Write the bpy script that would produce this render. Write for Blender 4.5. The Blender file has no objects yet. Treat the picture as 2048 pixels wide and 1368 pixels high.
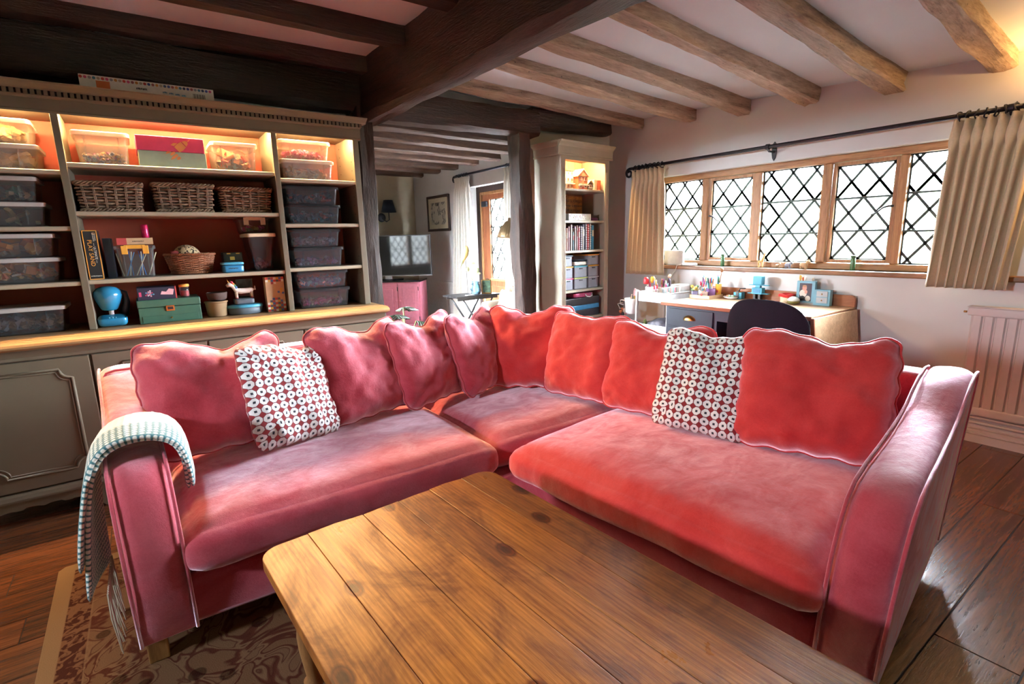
import bpy, bmesh, math, random
from math import sin, cos, pi, sqrt, radians as R
from mathutils import Vector as V, Matrix, noise, Euler
random.seed(7)
S = bpy.context.scene
COL = S.collection
# ---------------------------------------------------------------- camera
yaw, pitch, roll = R(35.136), R(11.335), R(-1.433)
fw = V((sin(yaw)*cos(pitch), cos(yaw)*cos(pitch), -sin(pitch)))
rt = V((cos(yaw), -sin(yaw), 0)); up = rt.cross(fw)
r2 = rt*cos(roll)+up*sin(roll); u2 = up*cos(roll)-rt*sin(roll)
cd = bpy.data.cameras.new('camera'); cam = bpy.data.objects.new('camera', cd); COL.objects.link(cam)
cd.sensor_width = 36; cd.lens = 36*1032.19/2048; cd.clip_start = .05; cd.clip_end = 200
cam.matrix_world = Matrix(((r2.x, u2.x, -fw.x, 0), (r2.y, u2.y, -fw.y, 0), (r2.z, u2.z, -fw.z, 1.30), (0, 0, 0, 1)))
S.camera = cam
# ---------------------------------------------------------------- world, daylight, exposure
w = bpy.data.worlds.new('overcast_sky'); S.world = w; w.use_nodes = True
bg = w.node_tree.nodes['Background']; bg.inputs[0].default_value = (.84, .91, 1, 1); bg.inputs[1].default_value = 320
S.view_settings.view_transform = 'Standard'; S.view_settings.look = 'None'
S.view_settings.gamma = 1; S.view_settings.use_curve_mapping = False; S.view_settings.exposure = .5
cy = S.cycles
cy.use_denoising = True; cy.max_bounces = 10; cy.diffuse_bounces = 4; cy.glossy_bounces = 4
cy.transparent_max_bounces = 24; cy.transmission_bounces = 6; cy.sample_clamp_indirect = 6
cy.caustics_reflective = False; cy.caustics_refractive = False
def portal(loc, rot, sx, sy):
    l = bpy.data.lights.new('window_portal', 'AREA'); l.shape = 'RECTANGLE'; l.size = sx; l.size_y = sy
    l.cycles.is_portal = True
    o = bpy.data.objects.new('window_portal', l); COL.objects.link(o); o.location = loc; o.rotation_euler = rot
portal((4.33, 2.12, 1.42), (0, R(90), 0), .78, 2.5)       # leaded window over the desk
portal((-2.55, 1.3, 1.64), (0, R(-90), 0), .38, .42)       # window of the wall on the left of the camera
portal((.75, -2.55, 1.42), (R(90), 0, 0), .9, 1.1)      # small window behind the camera
portal((4.36, 6.25, 1.2), (0, R(90), 0), 1.5, .8)         # glazed door of the far room
portal((.40, 5.15, 1.35), (0, R(-90), 0), 1.2, 1.2)        # window of the far room
# ---------------------------------------------------------------- materials
def N(t, typ, **kw):
    n = t.nodes.new(typ)
    for k, v in kw.items():
        if k in n.inputs: n.inputs[k].default_value = v
        else: setattr(n, k, v)
    return n
MATS = {}
def base(name):
    m = bpy.data.materials.new(name); m.use_nodes = True; t = m.node_tree
    MATS[name] = m
    return m, t, t.nodes['Principled BSDF']
def ramp(t, src, stops):
    r = t.nodes.new('ShaderNodeValToRGB'); e = r.color_ramp.elements
    while len(e) < len(stops): e.new(.5)
    for i, (p, c) in enumerate(stops): e[i].position = p; e[i].color = (*c[:3], 1)
    t.links.new(src, r.inputs[0]); return r.outputs[0]
def coords(t, scale=(1, 1, 1), rot=(0, 0, 0), kind='Object'):
    tc = t.nodes.new('ShaderNodeTexCoord'); mp = t.nodes.new('ShaderNodeMapping')
    mp.inputs['Scale'].default_value = scale; mp.inputs['Rotation'].default_value = rot
    t.links.new(tc.outputs[kind], mp.inputs[0]); return mp.outputs[0]
def bump(t, b, src, strength=.3, dist=.01):
    n = N(t, 'ShaderNodeBump', Strength=strength, Distance=dist)
    t.links.new(src, n.inputs['Height']); t.links.new(n.outputs[0], b.inputs['Normal'])
def plain(name, c, rough=.5, metal=0, var=.06, scale=30, bmp=0, spec=.5, sheen=0, emit=0, coat=0):
    if name in MATS: return MATS[name]
    m, t, b = base(name)
    b.inputs['Roughness'].default_value = rough; b.inputs['Metallic'].default_value = metal
    b.inputs['Specular IOR Level'].default_value = spec; b.inputs['Sheen Weight'].default_value = sheen
    b.inputs['Coat Weight'].default_value = coat
    n = N(t, 'ShaderNodeTexNoise', Scale=scale, Detail=3); t.links.new(coords(t), n.inputs['Vector'])
    lo = [max(0, x*(1-var)) for x in c]; hi = [min(1, x*(1+var)) for x in c]
    t.links.new(ramp(t, n.outputs[0], [(.3, lo), (.7, hi)]), b.inputs['Base Color'])
    if bmp: bump(t, b, n.outputs[0], bmp, .004)
    if emit:
        b.inputs['Emission Color'].default_value = (*c, 1); b.inputs['Emission Strength'].default_value = emit
    return m
def wood(name, dark, light, axis='X', scale=6, rough=.5, stretch=14, bmp=.25, knots=0, rand=0, spec=.4, pores=0, gdist=.004):
    if name in MATS: return MATS[name]
    m, t, b = base(name); L = t.links.new
    s = [scale*stretch]*3; s['XYZ'.index(axis)] = scale
    v = coords(t, tuple(x/ scale for x in s))
    vec = v
    if rand:
        oi = t.nodes.new('ShaderNodeObjectInfo'); ad = N(t, 'ShaderNodeVectorMath', operation='ADD')
        mu = N(t, 'ShaderNodeMath', operation='MULTIPLY'); mu.inputs[1].default_value = 37
        L(oi.outputs['Random'], mu.inputs[0]); L(v, ad.inputs[0]); L(mu.outputs[0], ad.inputs[1]); vec = ad.outputs[0]
    n1 = N(t, 'ShaderNodeTexNoise', Scale=scale*.5, Detail=6, Roughness=.6, Distortion=.6); L(vec, n1.inputs['Vector'])
    n2 = N(t, 'ShaderNodeTexNoise', Scale=scale*2.6, Detail=4, Roughness=.7); L(vec, n2.inputs['Vector'])
    ad = N(t, 'ShaderNodeMath', operation='MULTIPLY_ADD'); ad.inputs[1].default_value = .45
    L(n2.outputs[0], ad.inputs[0]); mu = N(t, 'ShaderNodeMath', operation='MULTIPLY'); mu.inputs[1].default_value = .6
    L(n1.outputs[0], mu.inputs[0]); L(mu.outputs[0], ad.inputs[2])
    fac = ad.outputs[0]
    mid = [(a+c)/2 for a, c in zip(dark, light)]
    col = ramp(t, fac, [(.36, dark), (.5, mid), (.66, light)])
    if rand:
        hs = t.nodes.new('ShaderNodeHueSaturation'); mr = N(t, 'ShaderNodeMapRange')
        mr.inputs['To Min'].default_value = 1-rand; mr.inputs['To Max'].default_value = 1+rand
        L(oi.outputs['Random'], mr.inputs[0]); L(mr.outputs[0], hs.inputs['Value']); L(col, hs.inputs['Color']); col = hs.outputs[0]
    if pores:
        vo = N(t, 'ShaderNodeTexVoronoi', Scale=pores); L(coords(t), vo.inputs['Vector'])
        col2 = ramp(t, vo.outputs['Distance'], [(.05, (0, 0, 0)), (.095, (1, 1, 1))])
        mx = N(t, 'ShaderNodeMix', data_type='RGBA', blend_type='MULTIPLY'); mx.inputs[0].default_value = .75
        L(col, mx.inputs[6]); L(col2, mx.inputs[7]); col = mx.outputs[2]
    if knots:
        ks = [1]*3; ks['XYZ'.index(axis)] = .55
        vo = N(t, 'ShaderNodeTexVoronoi', Scale=knots); vo.voronoi_dimensions = '2D'; L(coords(t, tuple(ks)), vo.inputs['Vector'])
        kc = ramp(t, vo.outputs['Distance'], [(.035, (.10, .035, .015)), (.06, (.42, .22, .10)), (.075, (.22, .09, .04)), (.10, (1, 1, 1))])
        mx = N(t, 'ShaderNodeMix', data_type='RGBA', blend_type='MULTIPLY'); mx.inputs[0].default_value = .9
        L(col, mx.inputs[6]); L(kc, mx.inputs[7]); col = mx.outputs[2]
        bn = N(t, 'ShaderNodeTexNoise', Scale=5.5, Detail=5, Roughness=.65, Distortion=.8); L(coords(t, (1, .55, 1)), bn.inputs['Vector'])
        bc = ramp(t, bn.outputs[0], [(.38, (.40, .30, .24)), (.5, (.9, .88, .85)), (.6, (1.0, 1.0, .95))])
        m4 = N(t, 'ShaderNodeMix', data_type='RGBA', blend_type='MULTIPLY'); m4.inputs[0].default_value = .85
        L(col, m4.inputs[6]); L(bc, m4.inputs[7]); col = m4.outputs[2]
        wv = N(t, 'ShaderNodeTexWave', Scale=26, Distortion=7, Detail=2); wv.inputs['Detail Scale'].default_value = .7; wv.bands_direction = 'X'; L(coords(t, (1, .07, 1)), wv.inputs['Vector'])
        wc = ramp(t, wv.outputs['Fac'], [(.2, (.68, .60, .52)), (.6, (1, 1, 1))])
        m5 = N(t, 'ShaderNodeMix', data_type='RGBA', blend_type='MULTIPLY'); m5.inputs[0].default_value = .6
        L(col, m5.inputs[6]); L(wc, m5.inputs[7]); col = m5.outputs[2]
        rr = ramp(t, bn.outputs[0], [(.3, (.5, .5, .5)), (.7, (.24, .24, .24))]); L(rr, b.inputs['Roughness'])
    L(col, b.inputs['Base Color'])
    b.inputs['Roughness'].default_value = rough; b.inputs['Specular IOR Level'].default_value = spec
    if bmp: bump(t, b, fac, bmp, gdist)
    return m
def velvet(name, c1, c2, tint, sheen=.9):
    m, t, b = base(name); L = t.links.new
    n = N(t, 'ShaderNodeTexNoise', Scale=3.2, Detail=8, Roughness=.62, Distortion=.7); L(coords(t, (1, 1, 1.4)), n.inputs['Vector'])
    gr = N(t, 'ShaderNodeTexNoise', Scale=170, Detail=3, Roughness=.7); L(coords(t), gr.inputs['Vector'])
    gm = N(t, 'ShaderNodeMath', operation='MULTIPLY_ADD'); gm.inputs[1].default_value = .3; L(gr.outputs[0], gm.inputs[0])
    g2 = N(t, 'ShaderNodeMath', operation='SUBTRACT'); g2.inputs[1].default_value = .15; L(n.outputs[0], g2.inputs[0]); L(g2.outputs[0], gm.inputs[2])
    L(ramp(t, gm.outputs[0], [(.34, c1), (.66, c2)]), b.inputs['Base Color'])
    b.inputs['Roughness'].default_value = .62; b.inputs['Specular IOR Level'].default_value = .22
    b.inputs['Specular Tint'].default_value = (1, .82, .95, 1)
    sn = N(t, 'ShaderNodeTexNoise', Scale=6, Detail=7, Roughness=.65, Distortion=1.2); L(coords(t, (1, 1.6, 1)), sn.inputs['Vector'])
    mr = N(t, 'ShaderNodeMapRange'); mr.inputs['From Min'].default_value = .35; mr.inputs['From Max'].default_value = .65
    mr.inputs['To Min'].default_value = sheen*.45; mr.inputs['To Max'].default_value = 1; L(sn.outputs[0], mr.inputs[0]); L(mr.outputs[0], b.inputs['Sheen Weight'])
    b.inputs['Sheen Roughness'].default_value = .42; b.inputs['Sheen Tint'].default_value = (*tint, 1)
    f = N(t, 'ShaderNodeTexNoise', Scale=420, Detail=2); L(coords(t), f.inputs['Vector'])
    f2 = N(t, 'ShaderNodeTexNoise', Scale=11, Detail=5, Roughness=.6); L(coords(t), f2.inputs['Vector'])
    ad = N(t, 'ShaderNodeMath', operation='MULTIPLY_ADD'); ad.inputs[1].default_value = 9; L(f2.outputs[0], ad.inputs[0]); L(f.outputs[0], ad.inputs[2])
    cr = N(t, 'ShaderNodeTexNoise', Scale=7, Detail=3, Roughness=.5, Distortion=1.6); cr.noise_type = 'RIDGED_MULTIFRACTAL'; L(coords(t, (1, 1, .5)), cr.inputs['Vector'])
    a2 = N(t, 'ShaderNodeMath', operation='MULTIPLY_ADD'); a2.inputs[1].default_value = 2.2; L(cr.outputs[0], a2.inputs[0]); L(ad.outputs[0], a2.inputs[2])
    bump(t, b, a2.outputs[0], .30, .0035)
    # the raised pile: a second sheen lobe laid over the cloth
    sh = N(t, 'ShaderNodeBsdfSheen', Roughness=.5)
    mc = N(t, 'ShaderNodeMix', data_type='RGBA'); L(mr.outputs[0], mc.inputs[0]); mc.inputs[6].default_value = (.38, .22, .30, 1); mc.inputs[7].default_value = (*tint, 1)
    L(mc.outputs[2], sh.inputs['Color'])
    ads = t.nodes.new('ShaderNodeAddShader'); L(b.outputs[0], ads.inputs[0]); L(sh.outputs[0], ads.inputs[1]); L(ads.outputs[0], t.nodes['Material Output'].inputs[0])
    return m
def clear(name, tint, milky=.25, rough=.12, gloss=.12):
    """thin clear plastic or glass: light passes straight through, some reflection, a little milkiness"""
    m = bpy.data.materials.new(name); m.use_nodes = True; t = m.node_tree; MATS[name] = m
    t.nodes.remove(t.nodes['Principled BSDF']); out = t.nodes['Material Output']; L = t.links.new
    tr = N(t, 'ShaderNodeBsdfTransparent'); tr.inputs[0].default_value = (*tint, 1)
    di = N(t, 'ShaderNodeBsdfDiffuse'); di.inputs[0].default_value = (*[min(1, x*.95) for x in tint], 1)
    gl = N(t, 'ShaderNodeBsdfGlossy', Roughness=rough); gl.inputs[0].default_value = (1, 1, 1, 1)
    nz = N(t, 'ShaderNodeTexNoise', Scale=6, Detail=2); L(coords(t), nz.inputs['Vector'])
    mr = N(t, 'ShaderNodeMapRange'); mr.inputs['To Min'].default_value = milky*.7; mr.inputs['To Max'].default_value = milky*1.3
    L(nz.outputs[0], mr.inputs[0])
    m1 = t.nodes.new('ShaderNodeMixShader'); L(mr.outputs[0], m1.inputs[0]); L(tr.outputs[0], m1.inputs[1]); L(di.outputs[0], m1.inputs[2])
    lw = N(t, 'ShaderNodeFresnel', IOR=1.45); mu = N(t, 'ShaderNodeMath', operation='MULTIPLY'); mu.inputs[1].default_value = gloss*8
    L(lw.outputs[0], mu.inputs[0]); mu.use_clamp = True
    m2 = t.nodes.new('ShaderNodeMixShader'); L(mu.outputs[0], m2.inputs[0]); L(m1.outputs[0], m2.inputs[1]); L(gl.outputs[0], m2.inputs[2])
    L(m2.outputs[0], out.inputs[0]); return m
def multi(name, cols, rough=.5, spec=.5):
    """random colour for each separate chunk of a mesh, read from the face attribute 'tone'"""
    m, t, b = base(name); a = N(t, 'ShaderNodeAttribute', attribute_name='tone')
    n = len(cols); r = t.nodes.new('ShaderNodeValToRGB'); r.color_ramp.interpolation = 'CONSTANT'; e = r.color_ramp.elements
    while len(e) < n: e.new(.5)
    for i, c in enumerate(cols): e[i].position = i/n; e[i].color = (*c, 1)
    t.links.new(a.outputs['Fac'], r.inputs[0]); t.links.new(r.outputs[0], b.inputs['Base Color'])
    b.inputs['Roughness'].default_value = rough; b.inputs['Specular IOR Level'].default_value = spec
    return m
# ---------------------------------------------------------------- mesh builder
class MB:
    def __init__(s): s.v = []; s.f = []; s.tone = []; s.uv = None; s.t = .5
    def add(s, vs, fs, T=None):
        o = len(s.v); s.v += [tuple(T @ V(p)) if T else tuple(p) for p in vs]
        s.f += [tuple(i+o for i in f) for f in fs]; s.tone += [s.t]*len(fs); return s
    def box(s, x0, x1, y0, y1, z0, z1, T=None):
        vs = [(x, y, z) for z in (z0, z1) for y in (y0, y1) for x in (x0, x1)]
        return s.add(vs, [(0, 2, 3, 1), (4, 5, 7, 6), (0, 1, 5, 4), (2, 6, 7, 3), (0, 4, 6, 2), (1, 3, 7, 5)], T)
    def prism(s, poly, h0, h1, axis='Z', T=None):
        """polygon (a, b) swept along axis: Z -> (x,y), Y -> (x,z), X -> (y,z)"""
        n = len(poly); g = {'Z': lambda a, b, h: (a, b, h), 'Y': lambda a, b, h: (a, h, b), 'X': lambda a, b, h: (h, a, b)}[axis]
        vs = [g(a, b, h0) for a, b in poly]+[g(a, b, h1) for a, b in poly]
        fs = [tuple(range(n))[::-1], tuple(range(n, 2*n))]+[(i, (i+1) % n, n+(i+1) % n, n+i) for i in range(n)]
        return s.add(vs, fs, T)
    def tube(s, pts, r, n=8, closed=False, T=None, caps=True):
        pts = [V(p) for p in pts]; m = len(pts); vs = []; rr = r if isinstance(r, (list, tuple)) else [r]*m
        prev = None
        for i, p in enumerate(pts):
            if closed: d = pts[(i+1) % m]-pts[i-1]
            else: d = pts[min(i+1, m-1)]-pts[max(i-1, 0)]
            if d.length < 1e-9: d = V((0, 0, 1))
            d.normalize()
            a = prev if prev else (V((0, 0, 1)) if abs(d.z) < .9 else V((1, 0, 0)))
            a = (a-d*a.dot(d)); a = a.normalized() if a.length > 1e-6 else d.orthogonal().normalized(); prev = a
            b = d.cross(a)
            vs += [p+(a*cos(2*pi*k/n)+b*sin(2*pi*k/n))*rr[i] for k in range(n)]
        fs = []
        for i in range(m if closed else m-1):
            j = (i+1) % m
            fs += [(i*n+k, i*n+(k+1) % n, j*n+(k+1) % n, j*n+k) for k in range(n)]
        if not closed and caps: fs += [tuple(range(n))[::-1], tuple((m-1)*n+k for k in range(n))]
        return s.add(vs, fs, T)
    def lathe(s, prof, n=20, c=(0, 0, 0), T=None, sq=None):
        """profile [(r, z)] turned round z; sq squashes (sx, sy)"""
        m = len(prof); sx, sy = sq or (1, 1)
        vs = [(c[0]+r*cos(2*pi*k/n)*sx, c[1]+r*sin(2*pi*k/n)*sy, c[2]+z) for r, z in prof for k in range(n)]
        fs = [(i*n+k, i*n+(k+1) % n, (i+1)*n+(k+1) % n, (i+1)*n+k) for i in range(m-1) for k in range(n)]
        if prof[0][0] > 1e-6: fs.append(tuple(range(n))[::-1])
        if prof[-1][0] > 1e-6: fs.append(tuple((m-1)*n+k for k in range(n)))
        return s.add(vs, fs, T)
    def ball(s, c, r, n=12, T=None):
        rx, ry, rz = r if isinstance(r, (tuple, list)) else (r, r, r)
        prof = [(max(1e-5, sin(pi*i/n)), -cos(pi*i/n)) for i in range(n+1)]
        m = n+1; k2 = n*2
        vs = [(c[0]+a*cos(2*pi*k/k2)*rx, c[1]+a*sin(2*pi*k/k2)*ry, c[2]+b*rz) for a, b in prof for k in range(k2)]
        fs = [(i*k2+k, i*k2+(k+1) % k2, (i+1)*k2+(k+1) % k2, (i+1)*k2+k) for i in range(m-1) for k in range(k2)]
        return s.add(vs, fs, T)
    def rbox(s, x0, x1, y0, y1, z0, z1, r, n=8, fn=None, T=None):
        """rounded box on a cube grid; fn(p, u) may move each vertex"""
        bm = bmesh.new(); bmesh.ops.create_cube(bm, size=2)
        bmesh.ops.subdivide_edges(bm, edges=bm.edges, cuts=n-1, use_grid_fill=True)
        c = V(((x0+x1)/2, (y0+y1)/2, (z0+z1)/2)); h = V(((x1-x0)/2, (y1-y0)/2, (z1-z0)/2)); vs = []
        q = lambda t: math.copysign(abs(t)**.8, t)
        for v in bm.verts:
            u = v.co.copy(); p = V((q(u.x)*h.x, q(u.y)*h.y, q(u.z)*h.z))
            i = V([max(-h[k]+r, min(h[k]-r, p[k])) for k in range(3)]); d = p-i
            if d.length > 1e-9:
                # push the shell onto the rounding radius
                p = i+d.normalized()*r if sum(abs(d[k]) > 1e-9 for k in range(3)) > 1 else p
            p = p+c
            if fn: p = V(fn(p, u))
            vs.append(p)
        fs = [[v.index for v in f.verts] for f in bm.faces]; bm.free(); return s.add(vs, fs, T)
    def grid(s, fn, nu, nv, closed_u=False, T=None):
        vs = [fn(i/nu, j/nv) for j in range(nv+1) for i in range(nu+1)]
        fs = [(j*(nu+1)+i, j*(nu+1)+i+1, (j+1)*(nu+1)+i+1, (j+1)*(nu+1)+i) for j in range(nv) for i in range(nu)]
        return s.add(vs, fs, T)
    def mesh(s, name):
        me = bpy.data.meshes.new(name); me.from_pydata(s.v, [], s.f); me.update()
        if len(set(s.tone)) > 1:
            a = me.attributes.new('tone', 'FLOAT', 'FACE'); a.data.foreach_set('value', s.tone)
        return me
    def build(s, name, mat, parent=None, bevel=0, smooth=False, solid=0, subsurf=0, local=False, seg=2):
        me = s.mesh(name)
        if parent is not None and not local: me.transform(INV(parent))
        me.materials.append(MATS[mat] if isinstance(mat, str) else mat)
        bm = bmesh.new(); bm.from_mesh(me); bmesh.ops.recalc_face_normals(bm, faces=bm.faces); bm.to_mesh(me); bm.free()
        o = bpy.data.objects.new(name, me); COL.objects.link(o)
        if parent is not None: o.parent = parent; ROOT[o] = ROOT.get(parent, parent)
        if smooth: me.polygons.foreach_set('use_smooth', [True]*len(me.polygons))
        if solid: md = o.modifiers.new('thickness', 'SOLIDIFY'); md.thickness = solid; md.offset = 0
        if bevel: md = o.modifiers.new('bevel', 'BEVEL'); md.width = bevel; md.segments = seg; md.limit_method = 'ANGLE'; md.angle_limit = R(40)
        if subsurf: md = o.modifiers.new('subdivision', 'SUBSURF'); md.levels = md.render_levels = subsurf
        return o
ROOT = {}; INVM = {}
def INV(o):
    return INVM.get(ROOT.get(o, o), Matrix.Identity(4))
def tag(o, label, cat, group=None, kind=None):
    o['label'] = label; o['category'] = cat
    if group: o['group'] = group
    if kind: o['kind'] = kind
    return o
def thing(name, label, cat, loc=(0, 0, 0), rz=0, group=None):
    o = bpy.data.objects.new(name, None); COL.objects.link(o); o.empty_display_size = .1
    o.location = loc; o.rotation_euler = (0, 0, rz)
    INVM[o] = (Matrix.Translation(loc) @ Matrix.Rotation(rz, 4, 'Z')).inverted()
    return tag(o, label, cat, group)
def single(mb, name, label, cat, mat, loc=None, group=None, **kw):
    """a thing that is one mesh, given in world coordinates, its origin put at its base"""
    if loc is None:
        n = len(mb.v); loc = (sum(p[0] for p in mb.v)/n, sum(p[1] for p in mb.v)/n, min(p[2] for p in mb.v))
    mb.v = [(p[0]-loc[0], p[1]-loc[1], p[2]-loc[2]) for p in mb.v]
    o = mb.build(name, mat, **kw); o.location = loc
    return tag(o, label, cat, group)
def struct(mb, name, mat, label=None, **kw):
    o = mb.build(name, mat, **kw); o['kind'] = 'structure'
    if label: o['label'] = label
    return o
def sroot(name, label=None):
    o = bpy.data.objects.new(name, None); COL.objects.link(o); o['kind'] = 'structure'
    if label: o['label'] = label
    return o
def dup(root, loc, rz=0, label=None, group=None):
    r = root.copy(); COL.objects.link(r); r.location = loc; r.rotation_euler = (0, 0, rz)
    if label: r['label'] = label
    if group: r['group'] = group
    for ch in list(root.children):
        c = ch.copy(); COL.objects.link(c); c.parent = r
        for g in list(ch.children):
            d = g.copy(); COL.objects.link(d); d.parent = c
    return r
def textmesh(txt, size, align='CENTER'):
    """lettering as a mesh in the xy plane, centred"""
    c = bpy.data.curves.new('lettering', 'FONT'); c.body = txt; c.size = size; c.align_x = align; c.align_y = 'CENTER'; c.extrude = .0006; c.resolution_u = 2
    o = bpy.data.objects.new('lettering', c); COL.objects.link(o)
    dg = bpy.context.evaluated_depsgraph_get(); me = bpy.data.meshes.new_from_object(o.evaluated_get(dg))
    COL.objects.unlink(o); bpy.data.objects.remove(o); mb = MB()
    mb.add([v.co.copy() for v in me.vertices], [tuple(p.vertices) for p in me.polygons]); bpy.data.meshes.remove(me)
    return mb
def letters(txt, size, M, mat, parent, name='lettering'):
    mb = textmesh(txt, size); mb.v = [tuple(M @ V(p)) for p in mb.v]
    return mb.build(name, mat, parent)
FRONT = Matrix(((1, 0, 0), (0, 0, -1), (0, 1, 0))).to_4x4()   # text plane -> facing -y, reading along +x
def nz(x, y, z, k=1): return noise.noise(V((x*k, y*k, z*k)))
# ---------------------------------------------------------------- the palette
velvet('pink_sheen_velvet', (.33, .014, .030), (.49, .052, .078), (1, .84, .98), .9)  # sofa velvet with its pale sheen mixed into the base colour
velvet('coral_lit_velvet', (.46, .013, .014), (.60, .034, .032), (1, .74, .86), .75)  # same velvet, redder base standing for the light on the window-side wing
plain('velvet_piping', (.42, .03, .05), .8, sheen=.6)
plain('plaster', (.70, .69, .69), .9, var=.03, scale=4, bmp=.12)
plain('low_bounce_wall', (.30, .27, .23), .9, var=.05, scale=4)  # unseen walls, darkened to cut the bounced fill light
plain('ceiling_plaster', (.76, .83, .90), .9, var=.02, scale=3, bmp=.08)
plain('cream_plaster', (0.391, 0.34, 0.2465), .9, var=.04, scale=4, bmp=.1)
plain('dado_white', (.72, .72, .70), .6)
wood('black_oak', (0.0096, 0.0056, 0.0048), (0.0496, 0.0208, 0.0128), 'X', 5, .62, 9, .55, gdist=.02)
wood('black_oak_y', (0.0096, 0.0048, 0.004), (0.0624, 0.0248, 0.016), 'Y', 5, .55, 9, .55, gdist=.02)
wood('black_oak_z', (0.0105, 0.006, 0.00525), (0.0525, 0.021, 0.0135), 'Z', 5, .6, 9, .6, gdist=.02)
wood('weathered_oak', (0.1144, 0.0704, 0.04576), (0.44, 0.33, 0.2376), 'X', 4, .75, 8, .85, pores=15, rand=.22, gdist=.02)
wood('brown_oak', (0.0176, 0.0072, 0.0048), (0.084, 0.0368, 0.0176), 'X', 5, .6, 9, .6, rand=.2, gdist=.012)
wood('pine_y', (.17, .047, .009), (.47, .185, .040), 'Y', 5, .30, 16, .3, knots=4.2, rand=.3, spec=.5)
wood('pine_turned', (0.16, 0.064, 0.024), (0.36, 0.176, 0.064), 'Z', 5, .4, 10, .15)
wood('floor_oak', (0.02964, 0.00936, 0.00624), (.175, .066, .028), 'X', 4, .25, 14, .5, rand=.28, spec=.6, gdist=.003)
wood('window_oak', (0.17, 0.07225, 0.0255), (0.3825, 0.1955, 0.08075), 'Z', 5, .5, 12, .3)
wood('window_oak_y', (0.17, 0.07225, 0.0255), (0.3825, 0.1955, 0.08075), 'Y', 5, .5, 12, .3)
wood('sill_oak', (.12, .055, .03), (.30, .16, .08), 'Y', 5, .45, 12, .3)
wood('ledge_pine', (0.285, 0.1575, 0.06375), (0.465, 0.3, 0.15), 'X', 5, .5, 14, .2)
wood('desk_oak', (0.462, 0.275, 0.143), (0.726, 0.506, 0.308), 'Y', 5, .32, 12, .12)
wood('desk_edge', (.22, .075, .035), (.36, .14, .06), 'Y', 5, .4, 12, .1)
wood('door_red_oak', (.16, .045, .02), (.34, .12, .05), 'Z', 5, .5, 10, .3)
plain('putty_paint', (0.1482, 0.1248, 0.08736), .5, var=.04, scale=8, spec=.4)
plain('putty_paint_lit', (0.36, 0.315, 0.234), .5, var=.04, scale=8, spec=.4)  # paler copy of the putty paint, with the bookcase's light put in
plain('red_backing', (0.288, 0.044, 0.0192), .7, var=.08, scale=5)
plain('lead', (.035, .045, .04), .5, .6)
plain('black_iron', (.012, .012, .018), .45, .4)
plain('white_enamel', (.80, .80, .80), .35)
plain('radiator_white', (.66, .58, .57), .4, var=.02)
plain('cream_linen', (0.648, 0.522, 0.342), .9, var=.05, scale=90, bmp=.15, sheen=.3)
plain('white_linen', (.78, .74, .66), .9, var=.05, scale=90, bmp=.15, sheen=.3)
plain('navy_paint', (0.0136, 0.0224, 0.0464), .45)
plain('navy_cloth', (0.0056, 0.0088, 0.0192), .85, var=.2, scale=200, bmp=.2, sheen=.06, spec=.2)
plain('brass', (.55, .30, .10), .3, 1)
plain('dark_void', (.006, .006, .008), .9)
plain('white_plastic', (.85, .85, .84), .35)
plain('wicker', (0.16, 0.076, 0.036), .55, var=.35, scale=25)
plain('wicker_grey', (0.184, 0.112, 0.068), .6, var=.4, scale=22)
plain('wicker_red', (.24, .085, .035), .5, var=.3, scale=25)
clear('clear_plastic', (.95, .95, .94), .045, .12, .08)
clear('lid_plastic', (.95, .92, .88), .5, .25, .06)
clear('milky_plastic', (.96, .93, .88), .17, .25, .05)
clear('smoke_plastic', (.86, .89, .94), .035, .12, .10)
clear('pane_glass', (.97, .985, .98), .015, .02, .10)
plain('blue_plastic', (.035, .21, .40), .35)
plain('cyan_plastic', (.06, .32, .48), .4)
plain('black_plastic', (.012, .013, .017), .4)
plain('paper', (.80, .77, .70), .8)
plain('gold_foil', (.72, .33, .06), .5)
plain('pink_paint', (.70, .23, .33), .45)
plain('black_gloss', (.003, .004, .006), .06, spec=.28)
# ---------------------------------------------------------------- the room shell
WX, BY, FY = 4.05, 3.80, 8.62          # window wall, dresser wall, far wall of the next room
fl = MB().box(-2.3, 4.05, -2.3, 3.95, -.12, -.002).box(.65, 4.05, 3.95, 8.62, -.12, -.002)
floor = struct(fl, 'floor', 'dark_void')
cuts = {}
y = -2.3; row = 0; WIDTHS = (.19, .155, .21, .165)
while y < 3.8:
    wdt = WIDTHS[row % 4]; x = -2.3-random.random()*.9; y1 = min(y+wdt, 3.8)
    while x < 4.05:
        ln = random.choice((1.1, 1.35, 1.6, 1.9)); x0, x1 = max(x, -2.3), min(x+ln, 4.05)
        if x1-x0 > .03:
            MB().box(x0+.0012, x1-.0012, y+.0018, y1-.0018, -.02, 0).build('floor_plank', 'floor_oak', floor, bevel=.002, seg=1)
        x += ln
    y = y1; row += 1
MB().box(.65, 4.05, 3.95, 8.62, -.02, -.001).box(1.33, 2.88, 3.8, 3.95, -.02, -.001).build('far_floor', 'floor_oak', floor)
def wall_boxes(mb, f, a0, a1, openings, z1=2.62):
    """wall run from a0 to a1 with openings (a, b, z0, z1); f(a0, a1, z0, z1) adds one box"""
    a = a0
    for o0, o1, oz0, oz1 in sorted(openings):
        f(a, o0, 0, z1)
        if oz0 > 0: f(o0, o1, 0, oz0)
        f(o0, o1, oz1, z1); a = o1
    f(a, a1, 0, z1)
mb = MB()
wall_boxes(mb, lambda a, b, c, d: mb.box(WX, WX+.32, a, b, c, d), -2.6, 8.9, [(.88, 3.36, 1.02, 1.825), (5.72, 6.74, 0, 2.05)])
wall_right = struct(mb, 'wall_right', 'plaster')
mb = MB()
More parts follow.
